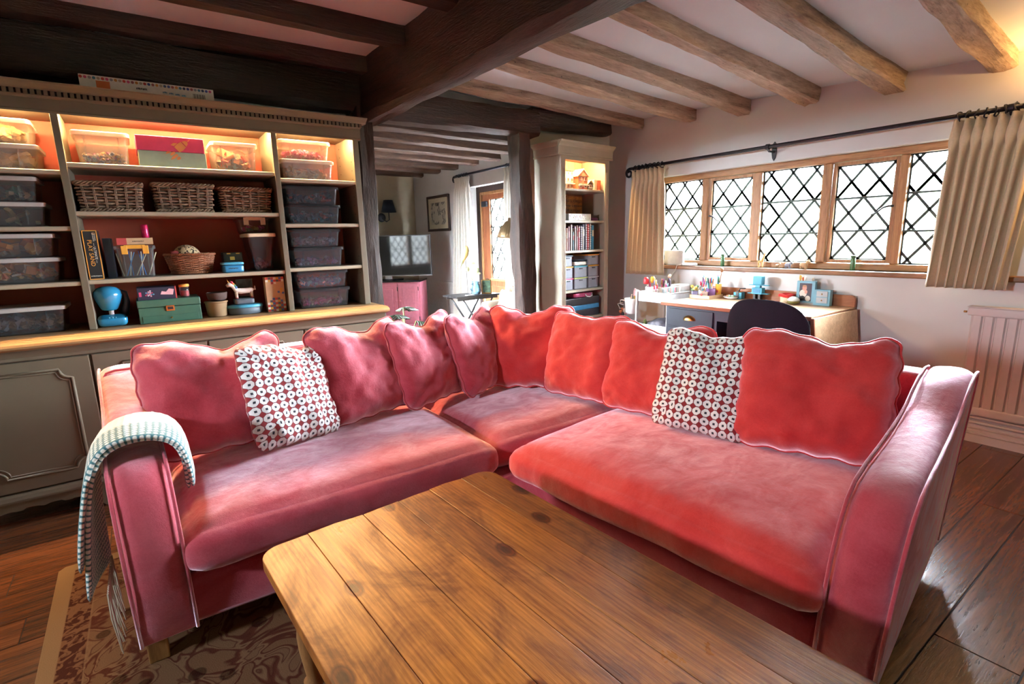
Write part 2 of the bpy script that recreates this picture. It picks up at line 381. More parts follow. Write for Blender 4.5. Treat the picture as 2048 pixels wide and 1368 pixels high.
wall_boxes(mb, lambda a, b, c, d: mb.box(a, b, -2.6, -2.3, c, d), -2.6, 4.05, [(.3, 1.2, .85, 1.95)])
wall_rear = struct(mb, 'wall_rear', 'low_bounce_wall')
mb = MB()
wall_boxes(mb, lambda a, b, c, d: mb.box(-2.6, -2.3, a, b, c, d), -2.3, 3.95, [(1.09, 1.51, 1.45, 1.83)])
struct(mb, 'wall_left', 'low_bounce_wall')
mb = MB().box(-2.3, 1.33, BY, BY+.15, 0, 2.62).box(2.88, 4.05, BY+.14, BY+.24, 0, 2.62).box(1.33, 2.88, BY+.08, BY+.15, 2.36, 2.62)
wall_back = struct(mb, 'wall_back', 'plaster')
mb = MB()
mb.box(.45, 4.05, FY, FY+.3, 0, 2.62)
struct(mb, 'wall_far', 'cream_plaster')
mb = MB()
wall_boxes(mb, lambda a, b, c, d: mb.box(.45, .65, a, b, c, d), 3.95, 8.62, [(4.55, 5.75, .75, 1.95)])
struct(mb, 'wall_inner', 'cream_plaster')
def zwall(y): return min(2.47, 2.205+.058*(y-.5))
def zceil(x, y):
    if x < 1.5: return 2.47
    t = (x-1.5)/(4.05-1.5); return 2.485*(1-t)+max(2.1, zwall(y))*t
mb = MB().grid(lambda u, v: (-2.6+u*6.7, -2.6+v*6.5, zceil(-2.6+u*6.7, -2.6+v*6.5)), 34, 24)
mb.grid(lambda u, v: (.45+u*3.65, 3.9+v*5, zceil(.45+u*3.65, 3.9+v*5)), 20, 18)
o = struct(mb, 'ceiling', 'ceiling_plaster', smooth=True); md = o.modifiers.new('thickness', 'SOLIDIFY'); md.thickness = .12; md.offset = 1
struct(MB().box(-2.7, 4.4, -2.7, 3.96, 2.75, 2.85).box(.4, 4.4, 3.96, 8.95, 2.75, 2.85), 'sky_block_roof', 'dark_void')  # unseen slab added above the ceiling to keep sky light out
# baseboard with two beads on the window wall
prof = [(0, 0), (-.022, 0), (-.022, .05), (-.03, .056), (-.03, .064), (-.02, .07), (-.02, .085), (-.028, .09), (-.028, .10), (-.014, .112), (0, .118)]
struct(MB().prism([(WX+a, z) for a, z in prof], -2.3, 3.8, 'Y'), 'baseboard_right', 'radiator_white')
struct(MB().box(2.89, 4.03, BY+.12, BY+.14, 0, .11), 'baseboard_back', 'radiator_white', bevel=.004)
# ---------------------------------------------------------------- timbers
def timber(name, label, p0, p1, w, h, mat, group=None, wob=.012, n=26, cat='beam', ch=.11, w1=None, parent=None, seedv=0):
    """a hewn timber of section w x h between two centre points, chamfered and uneven"""
    p0, p1 = V(p0), V(p1); d = (p1-p0); L = d.length; d.normalize()
    a = V((0, 0, 1)).cross(d) if abs(d.z) < .8 else V((1, 0, 0)); a.normalize(); b = d.cross(a)
    c = ch*min(w, h); mb = MB(); vs = []; w1 = w1 or w
    for i in range(n+1):
        t = i/n; p = p0+d*L*t; ww = w*(1-t)+w1*t
        hw, hh = ww/2, h/2
        ring = [(hw, -hh+c), (hw, 0), (hw, hh-c), (hw-c, hh), (0, hh), (-hw+c, hh), (-hw, hh-c), (-hw, 0), (-hw, -hh+c), (-hw+c, -hh), (0, -hh), (hw-c, -hh)]
        for k, (s, q) in enumerate(ring):
            f = seedv*7.3+k*.9
            s2 = s+wob*noise.noise(V((t*L*1.3, f, 1)))*1.2+wob*.5*noise.noise(V((t*L*5, f*2, 3)))
            q2 = q+wob*noise.noise(V((t*L*1.3, f, 9)))*1.2+wob*.5*noise.noise(V((t*L*5, f*2, 5)))
            vs.append(p+a*s2+b*q2)
    m = 12
    fs = [(i*m+k, i*m+(k+1) % m, (i+1)*m+(k+1) % m, (i+1)*m+k) for i in range(n) for k in range(m)]
    fs += [tuple(range(m))[::-1], tuple(n*m+k for k in range(m))]
    mb.add(vs, fs)
    o = single(mb, name, label, cat, mat, group=group, smooth=True)
    o.data.set_sharp_from_angle(angle=R(28))
    return o
timber('main_beam', 'massive dark oak beam running overhead from the post beside the dresser', (1.58, -2.3, 2.30), (1.415, 3.86, 2.305), .25, .40, 'black_oak_y', wob=.022, n=50, w1=.135)
timber('plate_beam', 'black oak wall beam lying above the cornice of the dresser', (-2.3, 3.72, 2.29), (1.36, 3.72, 2.295), .16, .235, 'black_oak', wob=.02)
timber('tie_beam', 'dark rugged beam bridging the two posts of the opening', (1.30, 3.78, 2.25), (2.95, 3.78, 2.255), .17, .19, 'black_oak', wob=.022)
timber('lintel_beam', 'black beam end above the narrow bookcase', (2.90, 3.80, 2.32), (3.86, 3.80, 2.335), .14, .16, 'black_oak', wob=.012)
timber('oak_post', 'dark fissured oak post at the end of the dresser', (1.37, 3.70, 0), (1.365, 3.70, 2.2), .112, .15, 'black_oak_z', wob=.022, cat='post', n=34)
timber('oak_post', 'dark curved oak post between the armchair and the narrow bookcase', (2.825, 3.77, 0), (2.79, 3.77, 2.2), .155, .14, 'black_oak_z', wob=.03, cat='post', n=34, seedv=3)
for i, yy in enumerate((.05, .63, 1.2, 1.79, 2.37, 2.95, 3.53)):
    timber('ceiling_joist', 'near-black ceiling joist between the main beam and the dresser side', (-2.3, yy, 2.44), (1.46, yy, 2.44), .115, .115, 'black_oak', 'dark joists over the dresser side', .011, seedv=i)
JW = {-.6: 2.07, -.1: 2.09, .42: 2.12, .94: 2.15, 1.46: 2.15, 1.97: 2.19, 2.49: 2.228, 2.98: 2.262, 3.55: 2.305}
for i, (yy, zb) in enumerate(JW.items()):
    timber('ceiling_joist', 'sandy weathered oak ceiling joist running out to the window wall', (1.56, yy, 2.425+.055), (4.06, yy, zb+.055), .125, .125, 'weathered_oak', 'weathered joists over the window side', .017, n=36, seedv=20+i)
for i, yy in enumerate((4.35, 4.88, 5.42, 5.98, 6.52, 7.1, 7.66, 8.28)):
    timber('ceiling_joist', 'brown oak joist on the ceiling of the room beyond the posts', (.62, yy, 2.42), (4.06, yy, 2.36+.008*i), .15, .13, 'brown_oak', 'joists of the room beyond', .014, seedv=40+i)
# ---------------------------------------------------------------- leaded windows
def clip(poly, a0, a1, b0, b1):
    for ax, val, sg in ((0, a0, 1), (0, a1, -1), (1, b0, 1), (1, b1, -1)):
        out = []
        for i, p in enumerate(poly):
            q = poly[i-1]; dp, dq = sg*(p[ax]-val), sg*(q[ax]-val)
            if (dp >= 0) != (dq >= 0):
                t = dq/(dq-dp); out.append((q[0]+t*(p[0]-q[0]), q[1]+t*(p[1]-q[1])))
            if dp >= 0: out.append(p)
        poly = out
        if len(poly) < 3: return []
    return poly
def area(p): return abs(sum(p[i-1][0]*p[i][1]-p[i][0]*p[i-1][1] for i in range(len(p))))/2
def glazing(parent, M, a0, a1, b0, b1, dw=.172, dh=.215, bars=(), r=.0088):
    """diamond panes and their lead cames in a rectangle; M maps (a, b, depth) to the world"""
    na, nb = int((a1-a0)/dw)+3, int((b1-b0)/dh)+3; ca, cb = (a0+a1)/2, (b0+b1)/2
    lines = MB(); seen = set()
    for i in range(-na, na+1):
        for j in range(-2*nb, 2*nb+1):
            x = ca+(i+(j % 2)*.5)*dw; z = cb+j*dh/2
            p = clip([(x-dw/2, z), (x, z-dh/2), (x+dw/2, z), (x, z+dh/2)], a0, a1, b0, b1)
            if p and area(p) > 2e-5:
                m = MB().prism(p, -.0015, .0015, 'Z'); m.v = [tuple(M @ V(q)) for q in m.v]
                m.build('pane', 'pane_glass', parent)
                for k in range(len(p)):
                    q0, q1 = p[k-1], p[k]; key = tuple(sorted(((round(q0[0], 3), round(q0[1], 3)), (round(q1[0], 3), round(q1[1], 3)))))
                    if key in seen: continue
                    seen.add(key); d = V((q1[0]-q0[0], q1[1]-q0[1], 0))
                    if d.length < .003: continue
                    nn = V((-d.y, d.x, 0)).normalized()*r
                    A, B = V((q0[0], q0[1], 0)), V((q1[0], q1[1], 0))
                    vs = [A+nn, A-nn, B-nn, B+nn]; vs = [v+V((0, 0, .004)) for v in vs]+[v-V((0, 0, .004)) for v in vs]
                    lines.add([M @ v for v in vs], [(0, 1, 2, 3), (7, 6, 5, 4), (0, 4, 5, 1), (1, 5, 6, 2), (2, 6, 7, 3), (3, 7, 4, 0)])
    lines.build('lead_lattice', 'lead', parent)
    for bz in bars:
        MB().tube([M @ V((a0, bz, .008)), M @ V((a1, bz, .008))], .008, 6).build('saddle_bar', 'lead', parent)
def mbox(M, a0, a1, b0, b1, d0, d1):
    m = MB().box(a0, a1, b0, b1, d0, d1); m.v = [tuple(M @ V(p)) for p in m.v]; return m
def window(name, M, edges, b0, b1, sashes, wood_v, wood_h, head=.05, simple=False):
    """oak frame with mullions at 'edges' [(a0, a1)], casements in the lights listed in sashes"""
    root = sroot(name)
    A0, A1 = edges[0][0], edges[-1][1]
    mbox(M, A0, A1, b1-head, b1, -.045, .045).build('head_rail', wood_h, root, bevel=.006)
    mbox(M, A0, A1, b0, b0+.045, -.045, .05).build('bottom_rail', wood_h, root, bevel=.006)
    for a0, a1 in edges:
        mbox(M, a0, a1, b0+.045, b1-head, -.045, .04).build('mullion', wood_v, root, bevel=.008)
    for i in range(len(edges)-1):
        l0, l1, z0, z1 = edges[i][1], edges[i+1][0], b0+.045, b1-head
        par = root
        if i in sashes:
            s = .026
            sa = MB()
            for q in ((l0+.003, l0+s, z0+.003, z1-.003), (l1-s, l1-.003, z0+.003, z1-.003), (l0+s, l1-s, z0+.003, z0+s), (l0+s, l1-s, z1-s, z1-.003)):
                sa.box(*q, -.018, .022)
            sa.v = [tuple(M @ V(p)) for p in sa.v]; par = sa.build('casement', wood_v, root, bevel=.003)
            l0 += s; l1 -= s; z0 += s; z1 -= s
            side = l1+.012 if sashes[i] > 0 else l0-.012; sg = -1 if sashes[i] > 0 else 1; zm = z0+(z1-z0)*.53
            h = [V((side, zm+.012, .03)), V((side+sg*.018, zm+.012, .05)), V((side+sg*.05, zm+.004, .05)), V((side+sg*.09, zm-.03, .05)), V((side+sg*.125, zm-.04, .05))]
            MB().tube([M @ p for p in h], [.008, .007, .006, .005, .003], 8).build('window_handle', 'black_iron', par, smooth=True)
        hz = z1-z0
        if simple: 
            pb = mbox(M, l0, l1, z0, z1, -.002, .002); pb.build('pane', 'pane_glass', par)
        else: glazing(par, M, l0, l1, z0, z1, bars=(z0+hz*.31, z0+hz*.655))
    return root
MX = Matrix(((0, 0, -1, 4.175), (1, 0, 0, 0), (0, 1, 0, 0), (0, 0, 0, 1)))      # (y, z, depth towards the room)
E5 = [(.88, .93), (1.358, 1.41), (1.822, 1.888), (2.345, 2.408), (2.828, 2.89), (3.31, 3.36)]
win1 = window('window_1', MX, E5, 1.02, 1.825, {1: -1, 3: 1}, 'window_oak', 'window_oak_y')
ML = Matrix(((0, 0, 1, -2.42), (1, 0, 0, 0), (0, 1, 0, 0), (0, 0, 0, 1)))
win2 = window('window_2', ML, [(1.09, 1.12), (1.48, 1.51)], 1.45, 1.83, {}, 'window_oak', 'window_oak_y', simple=True)
MR = Matrix(((1, 0, 0, 0), (0, 0, 1, -2.42), (0, 1, 0, 0), (0, 0, 0, 1)))
win3 = window('window_3', MR, [(.3, .35), (.72, .78), (1.15, 1.2)], .85, 1.95, {}, 'window_oak', 'window_oak_y', simple=True)
MF = Matrix(((0, 0, 1, .52), (1, 0, 0, 0), (0, 1, 0, 0), (0, 0, 0, 1)))
window('window_4', MF, [(4.55, 4.61), (5.11, 5.19), (5.69, 5.75)], .75, 1.95, {}, 'window_oak', 'window_oak_y')
# oak board forming the window sill
o = MB().box(WX-.035, 4.14, .70, 3.42, .985, 1.02).build('window_sill', 'sill_oak', win1, bevel=.008)
MB().box(-2.40, -2.27, 1.04, 1.56, 1.415, 1.45).build('window_sill', 'sill_oak', win2, bevel=.008)
# ---------------------------------------------------------------- glazed door of the far room
d = sroot('door_1', 'red-brown oak door with a leaded pane')
MD = Matrix(((0, 0, -1, 4.22), (1, 0, 0, 0), (0, 1, 0, 0), (0, 0, 0, 1)))
for q in ((5.72, 5.80, 0, 2.05), (6.66, 6.74, 0, 2.05), (5.80, 6.66, 1.97, 2.05)): mbox(MD, *q, -.05, .06).build('door_frame', 'black_oak_z', d, bevel=.008)
for q in ((6.62, 6.66, 0, 1.97), (5.80, 5.84, 0, 1.97), (5.84, 6.62, 1.93, 1.97)): mbox(MD, *q, -.02, .05).build('door_stop', 'window_oak', d, bevel=.004)
leaf = MB()
for q in ((6.44, 6.62, .02, 1.93), (5.84, 5.99, .02, 1.93), (5.99, 6.44, 1.86, 1.93), (5.99, 6.44, .62, .72), (5.99, 6.44, .02, .2)): leaf.box(*q, -.02, .03)
leaf.v = [tuple(MD @ V(p)) for p in leaf.v]; leaf = leaf.build('door_leaf', 'door_red_oak', d, bevel=.004)
mbox(MD, 5.99, 6.44, .2, .62, -.01, .012).build('door_panel', 'door_red_oak', leaf)
mbox(MD, 5.99, 6.44, .70, .735, 0, .045).build('weather_rail', 'ledge_pine', leaf)
glazing(leaf, MD, 5.99, 6.44, .735, 1.86, .18, .285, bars=(1.1, 1.47))
MB().tube([MD @ V((6.53, .64, .03)), MD @ V((6.53, .64, .08))], [.028, .022], 12).ball(MD @ V((6.53, .64, .095)), .028, 8).build('door_knob', 'black_iron', leaf, smooth=True)
mbox(MD, 6.50, 6.57, .50, .72, .03, .05).build('lock_plate', 'black_iron', leaf, bevel=.004)
mbox(MD, 6.47, 6.6, 1.76, 1.84, .03, .07).build('door_bolt', 'black_iron', leaf, bevel=.01)
# panelled dado in the far corner
dado = MB()
for k in range(40): dado.box(WX-.016, WX-.004, 6.95+k*.042, 6.95+k*.042+.039, 0, .60)
struct(dado.box(WX-.03, WX, 6.95, 8.62, .60, .635).box(WX-.006, WX, 6.95, 8.62, 0, .6), 'trim_1', 'dado_white', 'white tongue and groove dado')
# ---------------------------------------------------------------- garden outside
plain('bounce_gravel', (.80, .79, .76), .9, var=.1, scale=3)  # made this pale so the ground throws daylight up to the ceiling
plain('hedge_green', (.10, .13, .07), .9, var=.5, scale=9)
o = struct(MB().box(4.4, 40, -40, 40, -.35, -.25).box(-40, 4.4, -40, -2.65, -.35, -.25).box(-40, -2.65, -2.65, 3.96, -.35, -.25).box(-40, .44, 3.96, 40, -.35, -.25), 'ground', 'bounce_gravel', 'gravel of the garden outside, paled to bounce daylight in')
def hedge(name, label, p0, p1, h, dep):
    p0, p1 = V(p0), V(p1); d = p1-p0; nrm = V((-d.y, d.x, 0)).normalized()
    def fn(u, v):
        a = v*pi; q = p0+d*u+nrm*cos(a)*dep+V((0, 0, h*abs(sin(a))**.5))
        k = noise.noise(q*.7)*.35+noise.noise(q*2.2)*.16+noise.noise(q*6)*.09
        return q+V((nrm.x*k*cos(a)+d.normalized().x*k*.3, nrm.y*k*cos(a), k*.8))
    tag(MB().grid(fn, 150, 34).build(name, 'hedge_green', smooth=False), label, 'hedge')
hedge('garden_hedge', 'pale sunlit hedge across the lawn outside the window', (11, 0, -.3), (14, 16, -.3), 2.6, 1.2)
hedge('garden_hedge', 'tall green hedge behind the house, added to dim the rear window', (-12, -4.9, -.3), (12, -4.6, -.3), 4.6, .9)  # unseen, raised high to shut sky light out of the rear window

hedge('garden_hedge', 'rounded green bushes outside the window of the far room', (-4.2, 4.9, -.3), (-3.8, 14, -.3), 1.6, .8)
# ---------------------------------------------------------------- corner sofa
sofa = thing('corner_sofa', 'large coral pink velvet corner sofa filling the middle of the room', 'sofa', (1.2, 2.2, 0))
I0 = V((1.2, 1.77, 0)); th = R(6.5)
e, n_ = V((sin(th), -cos(th), 0)), V((cos(th), sin(th), 0))
TR = Matrix(((e.x, n_.x, 0, I0.x), (e.y, n_.y, 0, I0.y), (0, 0, 1, 0), (0, 0, 0, 1)))   # (along, depth, z) of the window-side wing
def rp(s, t): p = TR @ V((s, t, 0)); return (p.x, p.y)
poly = [(-.03, 1.80), rp(.02, .02), rp(1.25, .02), rp(1.25, 1.03), (2.125, 2.80), (-.03, 2.80)]
MB().prism(poly, .10, .275).build('base', 'pink_sheen_velvet', sofa, bevel=.02, smooth=True)
wr = lambda p, k=9, a=.006: noise.noise(V(p)*k)*a
def soft(bul, top=1):
    def f(p, u):
        b = (1-abs(u.x)**2.5)*(1-abs(u.y)**2.5)
        z = p.z+(bul*b if u.z > -.2 else 0)+wr(p, 5, .006)
        q = .022*(1-u.z*u.z)
        return (p.x+q*math.copysign(abs(u.x)**4, u.x)+wr(p+V((3, 0, 0)), 7, .006), p.y+q*math.copysign(abs(u.y)**4, u.y)+wr(p+V((9, 0, 0)), 7, .008), z)
    return f
MB().rbox(.0, 1.145, 1.765, 2.66, .268, .44, .06, 22, soft(.038)).build('seat_cushion', 'pink_sheen_velvet', sofa, smooth=True)
MB().rbox(1.155, 2.0, 1.80, 2.66, .268, .435, .06, 20, soft(.03)).build('seat_cushion', 'pink_sheen_velvet', sofa, smooth=True)
MB().rbox(.06, 1.25, -.03, .88, .268, .44, .065, 22, soft(.04), T=TR).build('seat_cushion', 'coral_lit_velvet', sofa, smooth=True)
MB().rbox(-.195, 2.13, 2.66, 2.82, .1, .805, .045, 18).build('backrest', 'pink_sheen_velvet', sofa, smooth=True)
MB().rbox(-.90, 1.335, .885, 1.045, .1, .785, .045, 18, T=TR).build('backrest', 'pink_sheen_velvet', sofa, smooth=True)
PROF = [(.01, .10), (-.008, .30), (.0, .47), (.02, .56), (.055, .618), (.11, .652), (.21, .668), (.36, .675), (.50, .686), (.61, .70), (.70, .722), (.77, .755), (.85, .782), (.96, .797), (1.03, .79), (1.055, .76), (1.05, .10)]
def arm(T, w, out):
    """scooped arm between x=0 and x=w, padded across, profile in (depth, z)"""
    mb = MB(); m = 9; vs = []
    ctr = V((.52, .40))
    for i in range(m+1):
        t = i/m*2-1; inset = .022*(abs(t)**5); puff = .012*(1-t*t)
        for a, b in PROF:
            d = V((a, b))-ctr; d.normalize(); k = (puff-inset) if b > .12 else 0
            vs.append((w/2+w/2*t+out*.075*max(0, b-.1), a+d.x*k, b+d.y*k+noise.noise(V((t*2, a*9, b*9)))*.004*(b > .12)))
    n = len(PROF)
    fs = [(i*n+k, i*n+(k+1) % n, (i+1)*n+(k+1) % n, (i+1)*n+k) for i in range(m) for k in range(n)]
    fs += [tuple(range(n))[::-1], tuple(m*n+k for k in range(n))]
    mb.add(vs, fs, T); o = mb.build('arm', 'pink_sheen_velvet', sofa, smooth=True, bevel=.012)
    for x in (0, w):
        MB().tube([T @ V((x+out*.075*max(0, b-.1), a, b)) for a, b in PROF], .0055, 6).build('piping', 'pink_sheen_velvet', o, smooth=True)
    return o
arm(Matrix.Translation((-.155, 1.77, 0)) @ Matrix.Rotation(R(2.4), 4, 'Z'), .148, -.25)
arm(TR @ Matrix.Translation((1.248, 0, 0)) @ Matrix.Rotation(R(1.8), 4, 'Z'), .14, .8)
for x, y in ((-.12, 1.84), (-.12, 2.72), (2.05, 2.7), rp(1.31, .08), rp(1.29, .95), rp(.1, .12)):
    zb = .013 if (-.44 < x < 1.2 and y < 2.62) else 0
    MB().prism([(x-.028, y-.028), (x+.028, y-.028), (x+.028, y+.028), (x-.028, y+.028)], zb, .11).build('leg', 'pine_turned', sofa, bevel=.004)
MB().tube([(-.195, 2.652, .45), (-.195, 2.652, .77), (-.18, 2.655, .795), (-.15, 2.66, .803), (.6, 2.665, .803)], .0055, 6).build('piping', 'velvet_piping', sofa, smooth=True)
# ---------------------------------------------------------------- scatter cushions
def pattern():
    m, t, b = base('octagon_weave'); L = t.links.new
    uv = t.nodes.new('ShaderNodeUVMap'); sc = N(t, 'ShaderNodeVectorMath', operation='SCALE'); sc.inputs['Scale'].default_value = 11
    L(uv.outputs[0], sc.inputs[0]); fr = N(t, 'ShaderNodeVectorMath', operation='FRACTION'); L(sc.outputs[0], fr.inputs[0])
    sb = N(t, 'ShaderNodeVectorMath', operation='SUBTRACT'); sb.inputs[1].default_value = (.5, .5, 0); L(fr.outputs[0], sb.inputs[0])
    ab = N(t, 'ShaderNodeVectorMath', operation='ABSOLUTE'); L(sb.outputs[0], ab.inputs[0])
    sp = t.nodes.new('ShaderNodeSeparateXYZ'); L(ab.outputs[0], sp.inputs[0])
    def M(op, a, c):
        n = N(t, 'ShaderNodeMath', operation=op)
        for i, q in enumerate((a, c)):
            if isinstance(q, (int, float)): n.inputs[i].default_value = q
            else: L(q, n.inputs[i])
        return n.outputs[0]
    mx = M('MAXIMUM', sp.outputs[0], sp.outputs[1]); dg = M('MULTIPLY', M('ADD', sp.outputs[0], sp.outputs[1]), .745)
    oc = M('MAXIMUM', mx, dg)
    c1 = ramp(t, oc, [(.0, (.80, .79, .80)), (.445, (.80, .79, .80)), (.455, (.05, .04, .06)), (.472, (.05, .04, .06)), (.482, (.24, .008, .015))])
    sq = ramp(t, mx, [(.12, (0, 0, 0)), (.13, (1, 1, 1))])
    mm = N(t, 'ShaderNodeMix', data_type='RGBA'); L(sq, mm.inputs[0]); mm.inputs[6].default_value = (.012, .015, .03, 1); L(c1, mm.inputs[7])
    L(mm.outputs[2], b.inputs['Base Color']); b.inputs['Roughness'].default_value = .85; b.inputs['Sheen Weight'].default_value = .3
    f = N(t, 'ShaderNodeTexNoise', Scale=350); L(coords(t), f.inputs['Vector']); bump(t, b, f.outputs[0], .3, .002)
pattern()
def cushion(label, loc, yaw, lean, w, h, t, mat, seed, chop=.06, group=None, roll=0, pipe=True, scallop=.004, chopx=0):
    root = thing('scatter_cushion', label, 'cushion', loc, R(yaw), group)
    nn = 30; bm = bmesh.new(); uvl = bm.loops.layers.uv.new('UVMap'); uvs = {}
    Ml = Matrix.Rotation(-R(lean), 4, 'X') @ Matrix.Rotation(R(roll), 4, 'Y')
    def pt(u, v, sg):
        pr = ((1-abs(u)**3.4)*(1-abs(v)**3.4))**.52; f_ = max(abs(u), abs(v))/max(1e-6, (abs(u)**9+abs(v)**9)**(1/9)); u *= f_; v *= f_
        gc = math.exp(-((u-chopx)/.40)**2); vt = max(0, (v+.25)/1.25)
        x = u*w/2*(1-.03*(1-v*v))+scallop*sin(v*17+seed)*abs(u)**5
        z = v*h/2*(1-.03*(1-u*u))+scallop*sin(u*15+seed*2)*abs(v)**5
        z -= chop*gc*vt**2.2
        th_ = t/2*pr*(1-.15*v)*(1-.45*gc*vt**2*min(1, chop/.05))
        fold = .020*noise.noise(V((u*2.1+seed, v*2.1, sg*.7)))+.010*noise.noise(V((u*5+seed, v*5, 4+sg)))-.010*abs(noise.noise(V((u*3.3+v*2.4+seed*3, v*1.5-u, 8+sg))))
        rad = math.atan2(u-chopx, 1.15-v); fold += .008*sin(rad*11+seed)*max(0, v)*(1 if chop > .03 else .4)
        crn = (abs(u*v))**2; fold += .007*sin((u*v)*40+seed)*crn
        y = -sg*th_+(fold*pr**.5)*(-sg)
        return Ml @ V((x, y, z))+V((0, 0, 0))
    grids = {}
    for sg in (1, -1):
        g = [[None]*(nn+1) for _ in range(nn+1)]
        for j in range(nn+1):
            for i in range(nn+1):
                a = i/nn*2-1; c = j/nn*2-1
                u, v = sin(a*pi/2)*.35+a*.65, sin(c*pi/2)*.35+c*.65
                if sg == -1 and (i in (0, nn) or j in (0, nn)): g[j][i] = grids[1][j][i]
                else: g[j][i] = bm.verts.new(pt(u, v, sg)); uvs[g[j][i]] = ((u+1)/2, (v+1)/2*h/w)
        grids[sg] = g
        for j in range(nn):
            for i in range(nn):
                q = [g[j][i], g[j][i+1], g[j+1][i+1], g[j+1][i]]
                f = bm.faces.new(q if sg == 1 else q[::-1]); f.smooth = True
                for lp in f.loops: lp[uvl].uv = uvs[lp.vert]
    g = grids[1]
    rim = [g[0][i].co.copy() for i in range(nn)]+[g[j][nn].co.copy() for j in range(nn)]+[g[nn][nn-i].co.copy() for i in range(nn)]+[g[nn-j][0].co.copy() for j in range(nn)]
    zmin = min(v.co.z for v in bm.verts)
    for v in bm.verts: v.co.z -= zmin
    rim = [p-V((0, 0, zmin)) for p in rim]
    me = bpy.data.meshes.new('cover'); bm.to_mesh(me); bm.free(); me.materials.append(MATS[mat])
    o = bpy.data.objects.new('cover', me); COL.objects.link(o); o.parent = root; ROOT[o] = root
    if pipe: MB().tube(rim, .0048, 6, closed=True).build('piping', 'velvet_piping' if 'coral' not in mat else 'coral_lit_velvet', root, local=True, smooth=True)
    return root
SZ = .478
cushion('plump pink velvet cushion leaning beside the sofa arm that carries the throw', (.19, 2.40, SZ), 5, 20, .55, .48, .21, 'pink_sheen_velvet', 1, .06, chopx=.2)
cushion('octagon patterned red and white cushion next to the throw-covered arm', (.44, 2.26, SZ-.002), 22, 21, .40, .44, .12, 'octagon_weave', 2, .035, roll=5, pipe=False, scallop=.003, chopx=.45)
cushion('pink velvet cushion right behind the octagon patterned cushion on the dresser side', (.80, 2.39, SZ), 13, 18, .50, .47, .19, 'pink_sheen_velvet', 3, .06, roll=-2, chopx=.2)
cushion('pink velvet cushion on the dresser-side wing, second from the sofa corner', (1.155, 2.40, SZ), 20, 17, .48, .46, .17, 'pink_sheen_velvet', 4.4, .06, roll=-2)
cushion('pink velvet cushion on the dresser-side wing, next to the one in the sofa corner', (1.47, 2.41, SZ), 24, 17, .46, .46, .16, 'pink_sheen_velvet', 5.3, .05, roll=-2)
cushion('crumpled coral-lit velvet cushion set across the inner corner of the sofa', (1.73, 2.28, SZ), -42, 18, .50, .47, .17, 'coral_lit_velvet', 6.1, .05, scallop=.006)
cushion('smooth coral-lit velvet cushion beside the corner on the window-side wing', (1.82, 1.92, SZ), -76, 17, .48, .45, .17, 'coral_lit_velvet', 7.7, .02, scallop=.003)
cushion('coral-lit velvet cushion half covered by the octagon cushion on the window-side wing', (1.885, 1.52, SZ), -76, 17, .52, .44, .17, 'coral_lit_velvet', 8.2, .05, scallop=.003)
cushion('octagon patterned red and white cushion on the window-side wing', (1.85, 1.235, SZ), -68, 20, .40, .44, .12, 'octagon_weave', 9, .02, roll=4, pipe=False, scallop=.003)
cushion('large dented coral-lit velvet cushion with a scalloped edge by the bare sofa arm', (1.985, .875, SZ), -70, 19, .53, .47, .20, 'coral_lit_velvet', 10.6, .04, scallop=.005, chopx=.25)
# ---------------------------------------------------------------- throw over the arm
def knit():
    m, t, b = base('teal_cream_knit'); L = t.links.new
    uv = t.nodes.new('ShaderNodeUVMap'); mp = N(t, 'ShaderNodeMapping'); mp.inputs['Scale'].default_value = (1, 1, 1); L(uv.outputs[0], mp.inputs[0])
    ck = N(t, 'ShaderNodeTexVoronoi', Scale=62); ck.inputs['Randomness'].default_value = .12; L(mp.outputs[0], ck.inputs['Vector'])
    sp = t.nodes.new('ShaderNodeSeparateXYZ'); L(uv.outputs[0], sp.inputs[0])
    tl = ramp(t, ck.outputs['Distance'], [(.27, (.80, .80, .74)), (.40, (.05, .17, .20))])
    # plain ribbed band in the middle of the width, checked borders
    md = N(t, 'ShaderNodeMath', operation='SUBTRACT'); L(sp.outputs[1], md.inputs[0]); md.inputs[1].default_value = .10
    bd = ramp(t, md.outputs[0], [(.015, (1, 1, 1)), (.03, (0, 0, 0))])
    wv = N(t, 'ShaderNodeTexWave', Scale=30); wv.wave_type = 'BANDS'; wv.bands_direction = 'Y'; L(uv.outputs[0], wv.inputs['Vector'])
    rb = ramp(t, wv.outputs['Fac'], [(.2, (.58, .60, .57)), (.7, (.84, .84, .80))])
    mx = N(t, 'ShaderNodeMix', data_type='RGBA'); L(bd, mx.inputs[0]); L(rb, mx.inputs[6]); L(tl, mx.inputs[7])
    hu = ramp(t, sp.outputs[0], [(.34, (1, 1, 1)), (.40, (0, 0, 0))])
    m3 = N(t, 'ShaderNodeMix', data_type='RGBA'); L(hu, m3.inputs[0]); L(mx.outputs[2], m3.inputs[6]); L(tl, m3.inputs[7])
    L(m3.outputs[2], b.inputs['Base Color']); b.inputs['Roughness'].default_value = .95; b.inputs['Sheen Weight'].default_value = .4
    bump(t, b, ck.outputs['Distance'], .5, .006)
knit()
thr = thing('throw_blanket', 'teal and cream knitted throw folded over the sofa arm', 'blanket', (-.2, 2.0, .013))
path = [(-.215, .26), (-.217, .36), (-.215, .45), (-.211, .54), (-.204, .62), (-.19, .672), (-.158, .706), (-.112, .720), (-.066, .720), (-.024, .708), (.010, .68), (.024, .635), (.028, .58), (.026, .52)]
cum = [0]
for a, b in zip(path, path[1:]): cum.append(cum[-1]+sqrt((a[0]-b[0])**2+(a[1]-b[1])**2))
